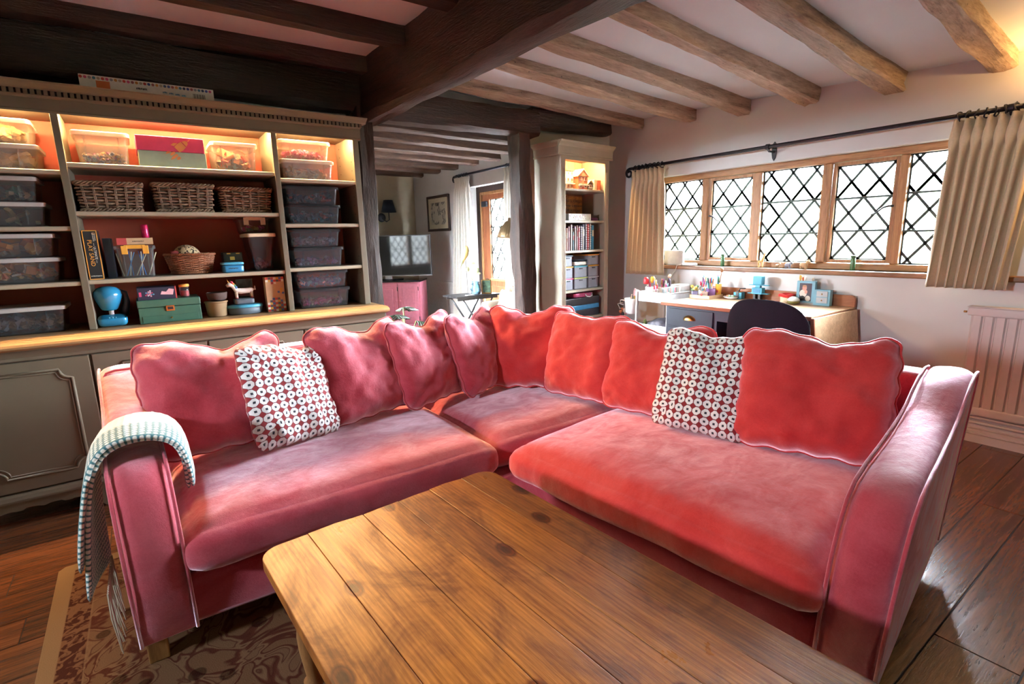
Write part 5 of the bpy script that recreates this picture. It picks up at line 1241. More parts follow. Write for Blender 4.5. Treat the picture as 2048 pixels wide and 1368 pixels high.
pens(3.86, 2.645, TZ2+.006, 8, .018, .12, .18, 'brush or pen standing in the white pot on the tray', 'pens in the white pot')
pens(3.775, 2.575, TZ2+.006, 4, .012, .07, .09, 'short pencil in the blush pot', 'pencils in the blush pot')
single(MB().tube([(3.905, 2.52, TZ2+.12), (3.91, 2.51, TZ2+.21)], .003, 6).ball((3.911, 2.509, TZ2+.225), (.014, .014, .018), 8), 'wooden_brush', 'brush with a round dark head rising from the mustard pot', 'brush', 'pine_turned', smooth=True)
pl2 = thing('small_plant', 'tiny plant with yellow and green leaves in the lilac pot', 'plant', (3.775, 2.665, TZ2+.045))
for k in range(9):
    a = k*.7; c = ((.65, .45, .08), (.12, .25, .12), (.7, .62, .3))[k % 3]
    MB().ball((3.775+.02*cos(a), 2.665+.022*sin(a), TZ2+.065+.009*(k % 4)), (.014, .014, .011), 6).build('leaf', plain('leafy_%d' % (k % 3), c, .6), pl2, smooth=True)
dsh = thing('trinket_dish', 'white shell dish holding small trinkets on the desk', 'dish', (3.93, 2.40, DZ))
MB().lathe([(.03, 0), (.05, .006), (.064, .02), (.06, .02), (.045, .008), (0, .005)], 24, (3.90, 2.41, DZ+.0005), sq=(.75, 1)).build('dish_bowl', 'white_enamel', dsh, smooth=True)
for k in range(6): MB().ball((3.88+.018*(k % 3), 2.375+.03*(k // 2), DZ+.022), (.011, .014, .010), 6).build('trinket', plain('trk_%d' % (k % 3), ((.2, .35, .2), (.45, .25, .12), (.75, .75, .7))[k % 3], .5), dsh, smooth=True)
# toy robots of cyan bricks
def brick_toy(label, x, y, z, parts):
    root = thing('toy_robot', label, 'toy', (x, y, z))
    for nm, m, q in parts:
        MB().box(x+q[0], x+q[1], y+q[2], y+q[3], z+q[4], z+q[5]).build(nm, m, root, bevel=.003)
    return root
plain('toy_cyan', (.05, .33, .48), .4); plain('toy_orange', (.8, .25, .03), .5)
brick_toy('cyan toy robot with outstretched flat arms against the desk gallery', 3.955, 2.21, DZ+.0005, [
    ('leg_block', 'black_plastic', (-.02, .02, -.03, -.01, 0, .05)), ('leg_block', 'black_plastic', (-.02, .02, .01, .03, 0, .05)),
    ('torso', 'toy_cyan', (-.025, .025, -.042, .042, .05, .10)), ('wing', 'toy_cyan', (-.02, .02, -.09, .08, .052, .058)), ('wing', 'toy_cyan', (-.015, .015, -.085, .075, .118, .124)),
    ('neck', 'toy_cyan', (-.015, .015, -.02, .02, .10, .125)), ('head', 'toy_cyan', (-.024, .024, -.036, .036, .125, .19)), ('chest_plate', 'blue_plastic', (-.028, -.024, -.03, .03, .06, .09))])
rb = brick_toy('low cyan and orange brick model beside the cyan robot', 3.955, 2.37, DZ+.0005, [
    ('base_block', 'toy_cyan', (-.025, .025, -.035, .035, 0, .055)), ('orange_strip', 'toy_orange', (-.0255, .0255, -.02, .02, .05, .06)), ('cab', 'black_plastic', (-.03, .0, -.012, .012, .01, .065))])
MB().tube([(3.945, 2.37, DZ+.06), (3.945, 2.355, DZ+.085), (3.945, 2.31, DZ+.088)], .005, 8).build('toy_arm', 'black_plastic', rb, smooth=True)
bag = thing('fabric_basket', 'small cream fabric basket with a red rolled rim on the desk', 'basket', (3.965, 1.975, DZ))
MB().lathe([(.038, 0), (.043, .004), (.046, .05), (.042, .05), (.038, .008), (0, .006)], 22, (3.95, 1.98, DZ+.0005)).build('basket_wall', 'cream_lid', bag, smooth=True)
MB().tube([(3.95+.047*cos(a), 1.98+.047*sin(a), DZ+.058+.003*sin(a*3)) for a in [2*pi*i/24 for i in range(24)]], .0125, 10, closed=True).build('red_rim', plain('red_felt', (.62, .03, .03), .8), bag, smooth=True)
egg = thing('painted_stone', 'egg-shaped stone, white above and olive below, in front of the photo frame', 'stone', (3.90, 1.905, DZ))
MB().lathe([(.001, 0), (.028, .004), (.042, .018), (.044, .026)], 24, (3.90, 1.905, DZ+.0005)).build('olive_half', plain('olive_stone', (.24, .24, .08), .6), egg, smooth=True)
MB().lathe([(.044, .0265), (.040, .038), (.028, .05), (.012, .057), (.0005, .058)], 24, (3.90, 1.905, DZ+.0005)).build('white_half', 'white_enamel', egg, smooth=True)
pf = thing('photo_frame', 'pale blue photo frame with two tiny drawers holding a portrait', 'photo frame', (3.96, 1.78, DZ))
plain('frame_blue', (.20, .42, .55), .6); plain('frame_grey', (.45, .48, .52), .6)
fy0, fy1 = 1.785, 1.915
MB().box(3.955, 3.985, fy0, fy1, DZ+.0005, DZ+.17).build('frame_panel', 'frame_blue', pf, bevel=.002)
MB().box(3.945, 3.99, 1.675, 1.785, DZ+.0005, DZ+.115).build('drawer_case', 'frame_blue', pf, bevel=.002)
MB().box(3.945, 3.955, fy0, fy1, DZ+.0005, DZ+.012).build('frame_foot', 'frame_grey', pf)
ph = MB().box(3.9535, 3.955, fy0+.022, fy1-.022, DZ+.025, DZ+.155).build('photograph', plain('photo_dark', (.03, .035, .06), .3), pf)
def disc(x, y, z, ry, rz_, nm, m, par): MB().prism([(y+ry*cos(a), z+rz_*sin(a)) for a in [2*pi*i/18 for i in range(18)]], x-.0006, x, 'X').build(nm, m, par)
disc(3.9532, 1.857, DZ+.12, .016, .02, 'printed_face', plain('skin_print', (.62, .30, .24), .5), ph)
disc(3.9529, 1.857, DZ+.134, .0155, .008, 'printed_hair', plain('hair_print', (.45, .22, .12), .5), ph)
disc(3.9533, 1.865, DZ+.08, .026, .028, 'printed_shirt', plain('shirt_print', (.66, .60, .54), .6), ph)
disc(3.9526, 1.845, DZ+.092, .010, .014, 'printed_hand', 'skin_print', ph)
disc(3.9529, 1.868, DZ+.047, .018, .016, 'printed_ball', 'black_plastic', ph)
disc(3.9531, 1.83, DZ+.045, .018, .02, 'printed_trousers', 'shirt_print', ph)
for z in (.02, .065):
    d = MB().box(3.9405, 3.945, 1.69, 1.765, DZ+z, DZ+z+.04).build('tiny_drawer', 'frame_grey', pf, bevel=.001)
    MB().ball((3.937, 1.727, DZ+z+.02), .005, 6).build('knob', 'brass', d, smooth=True)
for k, (dy, c, h) in enumerate(((1.90, (.7, .45, .1), .04), (1.88, (.6, .15, .05), .025), (1.865, (.75, .72, .65), .035), (1.81, (.5, .4, .3), .025))):
    single(MB().ball((3.97, dy, DZ+.172+h/2), (.008, .009, h/2), 7).tube([(3.97, dy, DZ+.1705), (3.97, dy+.004, DZ+.172+h)], .004, 6), 'tiny_ornament', ('yellow ornament', 'rust ornament', 'white feather-like ornament', 'tan peg ornament')[k]+' perched on top of the photo frame', 'ornament', plain('orn_%d' % k, c, .6), smooth=True)
# ---------------------------------------------------------------- on the window sill
WZ = 1.0205
gi = thing('toy_giraffe', 'small toy giraffe standing on the window sill', 'toy', (4.07, 2.27, WZ)); plain('giraffe_tan', (.55, .33, .12), .7, var=.4, scale=160)
MB().tube([(4.075, 2.29, WZ+.045), (4.075, 2.262, WZ+.052), (4.075, 2.25, WZ+.085), (4.075, 2.243, WZ+.112), (4.075, 2.23, WZ+.115)], [.010, .012, .006, .0055, .004], 10).build('giraffe_body', 'giraffe_tan', gi, smooth=True)
for y in (2.258, 2.288):
    for x in (4.068, 4.082): MB().tube([(x, y, WZ), (x, y, WZ+.045)], [.003, .004], 6).build('giraffe_leg', 'giraffe_tan', gi)
def critter(label, y, c, s):
    r_ = thing('toy_animal', label, 'toy', (4.075, y, WZ)); m = plain('critter_%d' % int(y*100), c, .7)
    MB().ball((4.075, y, WZ+.026*s), (.014*s, .024*s, .016*s), 10).build('animal_body', m, r_, smooth=True)
    MB().ball((4.07, y-.026*s, WZ+.042*s), (.012*s, .013*s, .012*s), 8).build('animal_head', m, r_, smooth=True)
    for dy in (-.014, .014):
        for dx in (-.007, .007): MB().tube([(4.075+dx*s, y+dy*s, WZ), (4.075+dx*s, y+dy*s, WZ+.02*s)], .0045*s, 6).build('animal_leg', m, r_)
    for dx in (-.006, .006): MB().ball((4.07+dx, y-.028*s, WZ+.054*s), (.003, .003, .006), 6).build('animal_ear', m, r_)
    return r_
critter('tiny brown toy animal between the giraffe and the grey one on the sill', 2.135, (.35, .22, .12), .75)
critter('grey toy animal on the window sill', 2.055, (.25, .27, .32), 1)
critter('tan toy animal with raised head on the window sill', 1.935, (.5, .33, .18), 1.25)
for y, lb in ((2.616, 'slim green bottle on the sill near the pen tray'), (1.604, 'slim green bottle on the sill above the drop leaf')):
    b = thing('green_bottle', lb, 'bottle', (4.08, y, WZ))
    MB().lathe([(.014, 0), (.0155, .003), (.0155, .082), (.012, .09)], 16, (4.08, y, WZ)).build('bottle_body', plain('bottle_green', (.05, .14, .06), .25), b, smooth=True)
    MB().lathe([(.017, .088), (.017, .104), (0, .1045)], 16, (4.08, y, WZ)).build('bottle_cap', plain('cap_green', (.04, .10, .05), .4), b, smooth=True)
lp = thing('white_speaker', 'white plastic box standing at the curtain end of the sill', 'speaker', (4.08, 3.11, WZ))
MB().rbox(4.065, 4.10, 3.015, 3.225, WZ+.004, WZ+.135, .012, 8).build('casing', 'white_plastic', lp, smooth=True)
MB().box(4.055, 4.11, 3.05, 3.19, WZ, WZ+.005).build('foot', 'white_plastic', lp)
rt_ = thing('router', 'flat white router with a cable on the window sill', 'router', (4.06, 2.94, WZ))
MB().rbox(4.025, 4.095, 2.87, 3.0, WZ, WZ+.022, .008, 6).build('casing', 'white_plastic', rt_, smooth=True)
MB().tube([(4.03, 2.99, WZ+.01), (4.012, 3.03, WZ+.005), (4.008, 3.05, .97), (4.02, 3.12, .90), (4.035, 3.2, .82), (4.04, 3.25, .70)], .0035, 7).build('cable', 'white_plastic', rt_, smooth=True)
# ---------------------------------------------------------------- trolley
tr = thing('storage_trolley', 'white metal trolley heaped with craft supplies beside the desk', 'trolley', (3.78, 3.0, 0))
tx0, tx1, ty0, ty1 = 3.60, 3.97, 2.80, 3.13
for z in (.14, .43, .72):
    m = MB().box(tx0, tx1, ty0, ty1, z, z+.006)
    for q in ((tx0, tx0+.005, ty0, ty1), (tx1-.005, tx1, ty0, ty1), (tx0, tx1, ty0, ty0+.005), (tx0, tx1, ty1-.005, ty1)): m.box(*q, z, z+.085)
    m.build('tray', 'white_enamel', tr, bevel=.002)
    MB().tube([(tx0, ty0, z+.085), (tx1, ty0, z+.085), (tx1, ty1, z+.085), (tx0, ty1, z+.085)], .006, 8, closed=True).build('tray_rim', 'white_enamel', tr)
for x, y in ((tx0-.008, ty1+.006), (tx0-.008, ty0-.006), (tx1+.008, ty1+.006), (tx1+.008, ty0-.006)):
    MB().tube([(x, y, .05), (x, y, .82)], .0105, 10).build('post', 'white_enamel', tr, smooth=True)
    MB().tube([(x, y-.008, .026), (x, y+.008, .026)], .025, 14).build('castor', 'black_plastic', tr, smooth=True)
TQ = .7265
cupsp = [('tall white cup of markers in the trolley top tray', 3.68, 3.07, .034, .12, 'white_plastic'), ('clear cup of pens in the trolley top tray', 3.66, 2.98, .032, .10, 'milky_plastic'), ('white cup of pencils at the back of the trolley', 3.80, 3.03, .032, .11, 'white_plastic'), ('blue cup of pens in the trolley top tray', 3.74, 2.93, .03, .10, 'cyan_plastic')]
for lb, x, y, r_, h, m in cupsp:
    pot(lb, x, y, TQ, r_*.85, r_, h, m)
    pens(x, y, TQ+.007, 7, r_*.5, .13, .18, 'felt pen standing in the '+lb.split(' in the ')[0].split(' at the ')[0], 'pens in the '+lb, .16)
b = thing('pen_box', 'clear box of blue and white pens in the trolley top tray', 'box', (3.70, 2.85, TQ))
MB().box(3.63, 3.77, 2.815, 2.875, TQ+.001, TQ+.13).build('casing', 'milky_plastic', b, bevel=.002)
for k in range(11): MB().tube([(3.64+.012*k, 2.84, TQ+.01), (3.64+.012*k, 2.84, TQ+.125)], .0045, 6).build('pen', plain('pen_%d' % ((k*4) % 9), (.5, .5, .5)), b, smooth=True)
single(MB().rbox(3.82, 3.95, 2.83, 2.95, TQ+.001, TQ+.14, .01, 6), 'white_caddy', 'white lidded box at the wall end of the trolley', 'box', 'white_plastic', smooth=True)
single(MB().lathe([(.02, 0), (.024, .01), (.02, .05), (.013, .06), (0, .061)], 14, (3.66, 3.09, TQ+.145)), 'red_bottle', 'upturned red bottle poking out of the tall white cup', 'bottle', plain('red_gloss', (.7, .04, .05), .3), smooth=True)
single(MB().lathe([(.018, 0), (.022, .04), (.012, .055), (0, .056)], 14, (3.70, 3.05, TQ+.155)), 'yellow_bottle', 'yellow bottle top among the markers of the trolley', 'bottle', 'mustard_pot', smooth=True)
dl = thing('fashion_doll', 'small doll sitting up among the craft supplies', 'doll', (3.84, 2.98, TQ+.14))
MB().tube([(3.84, 2.98, TQ+.10), (3.84, 2.98, TQ+.17), (3.84, 2.98, TQ+.19)], [.02, .012, .006], 10).build('doll_body', plain('doll_dress', (.12, .10, .14), .7), dl, smooth=True)
MB().ball((3.84, 2.98, TQ+.205), (.014, .014, .017), 10).build('doll_head', plain('doll_skin', (.72, .45, .32), .5), dl, smooth=True)
MB().ball((3.848, 2.983, TQ+.212), (.014, .015, .014), 10).build('doll_hair', plain('doll_hair', (.5, .3, .1), .7), dl, smooth=True)
hc = thing('hanging_cup', 'white cup hooked on the trolley end with scissors and pens', 'pot', (3.56, 3.2, .60))
MB().lathe([(.045, 0), (.052, .006), (.066, .14), (.063, .14), (.048, .008), (0, .006)], 24, (3.60, 3.20, .60)).build('cup_wall', 'white_plastic', hc, smooth=True)
MB().tube([(3.555, 3.23, .72), (3.53, 3.27, .725), (3.53, 3.275, .69), (3.545, 3.25, .68)], .006, 8).build('cup_handle', 'white_plastic', hc, smooth=True)
pens(3.60, 3.20, .61, 7, .03, .14, .19, 'pen in the white cup hooked on the trolley', 'pens in the hanging cup', .2)
single(MB().box(-.003, .003, -.04, .04, 0, .10, Matrix.Translation((3.63, 3.18, .72)) @ Matrix.Rotation(R(12), 4, 'X')), 'pink_card', 'pale pink card standing in the hanging cup', 'card', plain('pale_pink', (.80, .50, .56), .7))
kc = thing('charm_bunch', 'bunch of colourful bag charms hanging from the trolley cup', 'charms', (3.58, 3.30, .50))
CH = [(.6, .08, .1), (.02, .02, .03), (.75, .45, .1), (.7, .4, .45), (.1, .1, .14), (.5, .2, .08), (.8, .75, .7)]
for k in range(20):
    MB().ball((3.58+random.uniform(-.03, .03), 3.30+random.uniform(-.06, .06), .57+random.uniform(-.09, .07)), (random.uniform(.010, .02),)*2+(random.uniform(.012, .026),), 6).build('charm', plain('charm_%d' % (k % 7), CH[k % 7], .5), kc, smooth=True)
MB().tube([(3.58, 3.32, .63), (3.56, 3.335, .68), (3.555, 3.27, .70)], .004, 6).build('charm_hook', 'white_plastic', kc, smooth=True)
single(MB().rbox(3.64, 3.9, 2.84, 3.08, .437, .55, .05, 8, lambda p, u: (p.x+.02*nz(p.x, p.y, p.z, 14), p.y, p.z+.03*nz(p.x, p.y, p.z, 11))), 'craft_bag', 'crumpled dark craft bag on the middle trolley tray', 'bag', plain('bag_grey', (.12, .12, .15), .6, var=.5, scale=18), smooth=True)
single(MB().prism([(3.635, .44), (3.70, .44), (3.668, .55)], 3.085, 3.11, 'Y'), 'green_card', 'green folded card on the middle trolley tray', 'card', plain('card_green', (.25, .40, .15), .7))
# ---------------------------------------------------------------- narrow bookcase
nb = thing('narrow_bookcase', 'tall narrow putty painted bookcase with fluted sides and a lit top shelf', 'bookcase', (3.02, 3.50, 0), R(6))
TN = Matrix.Translation((3.02, 3.50, 0)) @ Matrix.Rotation(R(6), 4, 'Z')
L_ = dict(local=True)
MB().box(0, .02, .02, .33, 0, 2.0).build('side_panel', 'putty_paint_lit', nb, bevel=.002, **L_)
MB().box(.628, .648, .02, .33, 0, 2.0).build('side_panel', 'putty_paint_lit', nb, bevel=.002, **L_)
for x0 in (0, .593):
    MB().box(x0, x0+.055, 0, .02, 0, 2.0).build('stile', 'putty_paint_lit', nb, bevel=.002, **L_)
    for k in range(4): MB().prism([(x0+.008+k*.011, 0), (x0+.0115+k*.011, -.0035), (x0+.015+k*.011, 0)], .12, 1.88, 'Z').build('flute', 'putty_paint_lit', nb, **L_)
MB().box(.02, .628, .315, .33, .08, 2.0).build('back_panel', plain('warm_lit_backing', (.60, .24, .13), .7), nb, **L_)  # cream boards with the warm reddish light put into their colour
for k in range(6): MB().box(.02+k*.1, .118+k*.1, .308, .315, .08, 2.0).build('back_board', 'warm_lit_backing', nb, bevel=.002, **L_)
MB().box(.055, .593, 0, .02, 1.955, 2.0).build('top_rail', 'putty_paint_lit', nb, **L_)
MB().box(0, .648, .0, .33, 2.0, 2.02).build('top_board', 'putty_paint_lit', nb, **L_)
MB().box(0, .648, .0, .31, 0, .08).build('plinth', 'putty_paint_lit', nb, **L_)
pr = [(0, 1.985), (-.012, 1.99), (-.012, 2.0), (-.008, 2.005), (-.012, 2.06), (-.022, 2.075), (-.04, 2.09), (-.045, 2.105), (0, 2.105)]
MB().prism(pr, -.04, .69, 'X').build('cornice', 'putty_paint_lit', nb, **L_)
MB().prism([(a, b) for a, b in pr], -.0, .33, 'Y').build('cornice_return', 'putty_paint_lit', nb, **L_)
MB().prism([(.648-a, b) for a, b in pr], -.0, .33, 'Y').build('cornice_return', 'putty_paint_lit', nb, **L_)
NS = (1.719, 1.444, 1.178, .819, .556)
for z in NS: MB().box(.021, .627, .012, .307, z-.02, z).build('shelf_board', 'putty_paint_lit', nb, bevel=.003, **L_)
lamp_mat('warm_strip_small', (1, .60, .26), 450)
MB().box(.10, .55, .03, .042, 1.985, 1.997).build('strip_lamp', 'warm_strip_small', nb, **L_)
def nl(mb): mb.v = [tuple(TN @ V(p)) for p in mb.v]; return mb
def nthing(name, label, cat, x, y, z, group=None):
    p = TN @ V((x, y, z)); r_ = thing(name, label, cat, p, R(6), group); return r_
def nsingle(mb, *a, **k): return single(nl(mb), *a, **k)
# two paper houses
def house(name, label, x0, x1, y0, y1, z, h, roof, wallm, roofm, floors, cols, gable=True):
    r_ = nthing(name, label, 'doll house', (x0+x1)/2, (y0+y1)/2, z)
    nl(MB().box(x0, x1, y0, y1, z, z+h)).build('house_wall', wallm, r_)
    if gable:
        xm = (x0+x1)/2
        nl(MB().prism([(x0-.008, z+h), (xm, z+h+roof), (x1+.008, z+h)], y0-.006, y1, 'Y')).build('gable', wallm, r_)
        for s in (-1, 1):
            a = (x0-.014, z+h-.006) if s < 0 else (x1+.014, z+h-.006)
            nl(MB().prism([a, (xm, z+h+roof+.003), (xm, z+h+roof+.010), (a[0], a[1]+.008)], y0-.012, y1+.004, 'Y')).build('roof_slope', roofm, r_)
    else: nl(MB().box(x0-.006, x1+.006, y0-.008, y1, z+h, z+h+.01)).build('flat_roof', roofm, r_)
    w_ = (x1-x0)/cols
    for f in range(floors):
        for c in range(cols):
            cx = x0+w_*(c+.5); cz = z+h*(f+.62)/floors
            wf = nl(MB().box(cx-w_*.28, cx+w_*.28, y0-.003, y0, cz-.016, cz+.016)).build('window', 'paper', r_)
            nl(MB().box(cx-w_*.2, cx+w_*.2, y0-.004, y0-.003, cz-.012, cz+.012)).build('pane', plain('toy_pane', (.25, .07, .04), .4), wf)
    nl(MB().box(x0, x1, y0-.022, y0, z+h*.30, z+h*.30+.008)).build('awning', 'paper', r_)
    nl(MB().box((x0+x1)/2-.012, (x0+x1)/2+.012, y0-.003, y0, z, z+h*.22)).build('house_door', 'red_card', r_)
plain('house_coral', (.62, .22, .12), .6); plain('house_cream', (.72, .58, .40), .6)
house('toy_house', 'cream flat-roofed toy house at the back of the lit shelf', .15, .29, .12, .22, 1.7195, .165, .0, 'house_cream', 'wicker', 3, 3, False)
house('toy_house', 'coral toy house with a steep gable on the lit shelf', .30, .425, .07, .18, 1.7195, .12, .055, 'house_coral', 'house_cream', 2, 2)
house('toy_house', 'tiny brown toy house beside the tall coral one', .435, .49, .07, .13, 1.7195, .055, .028, 'wicker', 'house_cream', 1, 1)
nsingle(MB().box(.50, .535, .05, .19, 1.7195, 1.815), 'cream_book', 'cream book standing on the lit shelf', 'book', 'cream_lid', bevel=.002)
nsingle(MB().box(.545, .592, .05, .17, 1.7195, 1.812), 'red_book', 'red book standing on the lit shelf', 'book', plain('brick_red', (.6, .13, .07), .6), bevel=.002)
sg = nthing('wooden_sign', 'old wooden sign board with three lines of dark lettering', 'sign', .40, .27, 1.4445)
nl(MB().box(.22, .575, .262, .28, 1.4445, 1.68)).build('board', 'pine_y', sg, bevel=.002)
for k, tx in enumerate(('HOGWARTS SCHOOL', 'OF WITCHCRAFT & WIZARDRY', '1ST YEAR POTIONS')):
    letters(tx, (.034, .024, .032)[k], TN @ Matrix.Translation((.40, .261, 1.635-k*.045)) @ FRONT, 'black_plastic', sg)
wb = nthing('spotted_box', 'white box sprinkled with small spots lying before the wooden sign', 'box', .30, .1, 1.4445)
nl(MB().box(.15, .455, .05, .20, 1.4445, 1.506)).build('carton', 'paper', wb, bevel=.002)
for k in range(26):
    x, z = .158+random.random()*.288, 1.452+random.random()*.048
    nl(MB().prism([(x+.004*cos(a), z+.004*sin(a)) for a in [2*pi*i/8 for i in range(8)]], .0492, .05, 'Y')).build('spot', plain('spot_%d' % (k % 4), ((.35, .2, .4), (.5, .12, .2), (.2, .2, .3), (.3, .2, .12))[k % 4], .6), wb)
nsingle(MB().lathe([(.018, 0), (.02, .004), (.02, .085), (.010, .105), (.010, .125), (0, .126)], 16, (.115, .09, 1.4445)), 'glue_bottle', 'blue and white bottle beside the spotted box', 'bottle', 'cyan_plastic', smooth=True)
pk = nthing('small_pot', 'small purple pot with a clear lid beside the spotted box', 'pot', .55, .12, 1.4445)
nl(MB().rbox(.505, .595, .08, .16, 1.4445, 1.475, .008, 5)).build('pot_base', plain('violet_pot', (.30, .08, .22), .4), pk, smooth=True)
nl(MB().rbox(.508, .592, .083, .157, 1.476, 1.495, .008, 5)).build('pot_lid', 'smoke_plastic', pk, smooth=True)
# books and ring binders, each its own spine
BK = [((.30, .10, .05), .018, .20, 'rust brown book leaning at the end of the row'), ((.55, .30, .06), .012, .19, 'thin gold book near the end of the row'), ((.10, .02, .03), .026, .215, 'maroon book beside the thin gold one'), ((.55, .50, .50), .018, .23, 'pale grey magazine file in the book row'), ((.30, .28, .30), .016, .225, 'mid grey magazine in the book row'), ((.05, .10, .12), .018, .17, 'short dark teal book in the row'), ((.62, .60, .60), .012, .20, 'thin white booklet beside the short teal book'), ((.25, .16, .28), .02, .215, 'dusty plum book in the row'), ((.68, .64, .60), .014, .225, 'white book next to the plum one'), ((.45, .10, .12), .018, .205, 'red and pink book in the middle of the row'), ((.12, .03, .06), .020, .22, 'dark wine ring binder in the row'), ((.24, .24, .30), .018, .22, 'grey-blue ring binder in the row'), ((.60, .56, .50), .014, .21, 'cream paperback in the row'), ((.03, .04, .08), .030, .235, 'thick navy book in the row'), ((.35, .36, .42), .022, .24, 'spiral bound grey pad in the row'), ((.55, .05, .05), .018, .235, 'bright red spiral pad in the row'), ((.06, .07, .10), .020, .23, 'black spiral pad beside the red one'), ((.50, .52, .56), .018, .24, 'silver spiral pad in the row'), ((.03, .22, .36), .028, .225, 'bright blue folder at the end of the row')]
x = .12
for k, (c, wd, h, lb) in enumerate(BK):
    b = nthing('book', lb, 'book', x+wd/2, .14, 1.1785, 'books on the third shelf of the narrow bookcase')
    m = plain('book_%d' % k, c, .55); y0 = .05+.008*((k*5) % 3)
    tl = .05 if k < 5 else (.03 if k < 10 else 0)
    TT_ = Matrix.Translation((x, 0, 1.1787)) @ Matrix.Rotation(R(-tl*0), 4, 'Y')
    nl(MB().box(0, wd-.003, y0, y0+.165, 0, h, TT_)).build('cover', m, b, bevel=.0015)
    nl(MB().box(.002, wd-.005, y0+.003, y0+.166, h, h+.0006, TT_)).build('pages', 'paper', b)
    if 'spiral' in lb or 'ring' in lb:
        for q in range(11): nl(MB().box(.001, wd-.004, y0-.003, y0, .01+q*h/11.5, .016+q*h/11.5, TT_)).build('spiral_wire', 'white_enamel', b)
    else: nl(MB().box(.002, wd-.005, y0-.0006, y0, h*.55, h*.8, TT_)).build('spine_label', plain('lab_%d' % (k % 3), ((.7, .6, .4), (.6, .6, .62), (.4, .1, .1))[k % 3], .6), b)
    x += wd+.001
    if x > .57: pass
# small tubs
def ntub(label, x0, x1, z, h, lid, dep=.2):
    p = TN @ V(((x0+x1)/2, .06+dep/2, z)); r_ = thing('craft_tub', label, 'storage box', p, R(6))
    w_, d_ = (x1-x0)/2, dep/2
    mb = MB(); mb.prism([(-w_+.006, -d_+.006), (w_-.006, -d_+.006), (w_-.006, d_-.006), (-w_+.006, d_-.006)], 0, h-.012); mb.build('tub_body', 'milky_blue', r_, local=True, bevel=.006)
    MB().box(-w_, w_, -d_, d_, h-.012, h-.001).build('lid', lid, r_, local=True, bevel=.003)
    MB().box(-.02, .02, -d_-.001, -d_+.006, h-.03, h-.022).build('grip', 'black_plastic', r_, local=True)
clear('milky_blue', (.72, .75, .85), .45, .2, .08)
plain('lid_orange', (.75, .30, .05), .4); plain('lid_pink', (.75, .08, .22), .4); plain('lid_teal', (.06, .35, .48), .4); plain('lid_lime', (.42, .48, .12), .4)
zt = .8195
ntub('craft tub with a pink lid on the fourth shelf, lowest of its stack', .09, .225, zt, .107, 'lid_pink'); ntub('craft tub with an orange lid stacked on the pink-lidded tub', .09, .225, zt+.108, .107, 'lid_orange'); ntub('small blue craft tub crowning the stack by the fluted stile', .09, .215, zt+.216, .10, 'navy_paint')
ntub('craft tub with a lime lid under the teal-lidded tub', .235, .425, zt, .107, 'lid_lime'); ntub('craft tub with a teal lid on the lime-lidded tub', .235, .425, zt+.108, .107, 'lid_teal')
ntub('craft tub with a grey lid beside the lime-lidded tub', .435, .59, zt, .107, 'frame_grey'); ntub('craft tub of pink things with an amber lid', .435, .59, zt+.108, .107, 'mustard_pot'); ntub('wide craft tub with a rust lid at the top of its stack', .43, .592, zt+.216, .10, 'lid_orange')
single(nl(MB().rbox(.24, .42, .07, .25, zt+.2165, zt+.255, .015, 6)), 'folded_towel', 'folded white cloth with a dark band on the teal-lidded tub', 'cloth', 'white_linen', smooth=True)
single(nl(MB().rbox(.235, .425, .065, .255, zt+.2555, zt+.272, .007, 6)), 'dark_folder', 'dark folded cloth lying on the white folded cloth', 'cloth', 'navy_cloth', smooth=True)
cs = nthing('storage_chest', 'black and blue storage trunk on the lowest shelf', 'trunk', .36, .15, .5565)
nl(MB().box(.10, .585, .05, .28, .5565, .62)).build('trunk_base', plain('dot_black', (.02, .02, .03), .6, var=.8, scale=120), cs, bevel=.004)
nl(MB().box(.10, .585, .05, .28, .622, .665)).build('blue_band', 'blue_plastic', cs, bevel=.004)
nl(MB().box(.10, .585, .05, .28, .667, .735)).build('trunk_body', 'black_plastic', cs, bevel=.004)
pc = nthing('pink_vanity_case', 'sparkly pink vanity case with a silver handle on the black trunk', 'case', .40, .15, .736)
nl(MB().rbox(.23, .50, .06, .2, .736, .782, .012, 6)).build('case_body', plain('glitter_pink', (.5, .10, .22), .3, .4, var=.6, scale=150), pc, smooth=True)
nl(MB().tube([(.385, .055, .765), (.39, .045, .745), (.43, .042, .738), (.47, .045, .745), (.475, .055, .765)], .005, 8)).build('case_handle', 'white_enamel', pc, smooth=True)
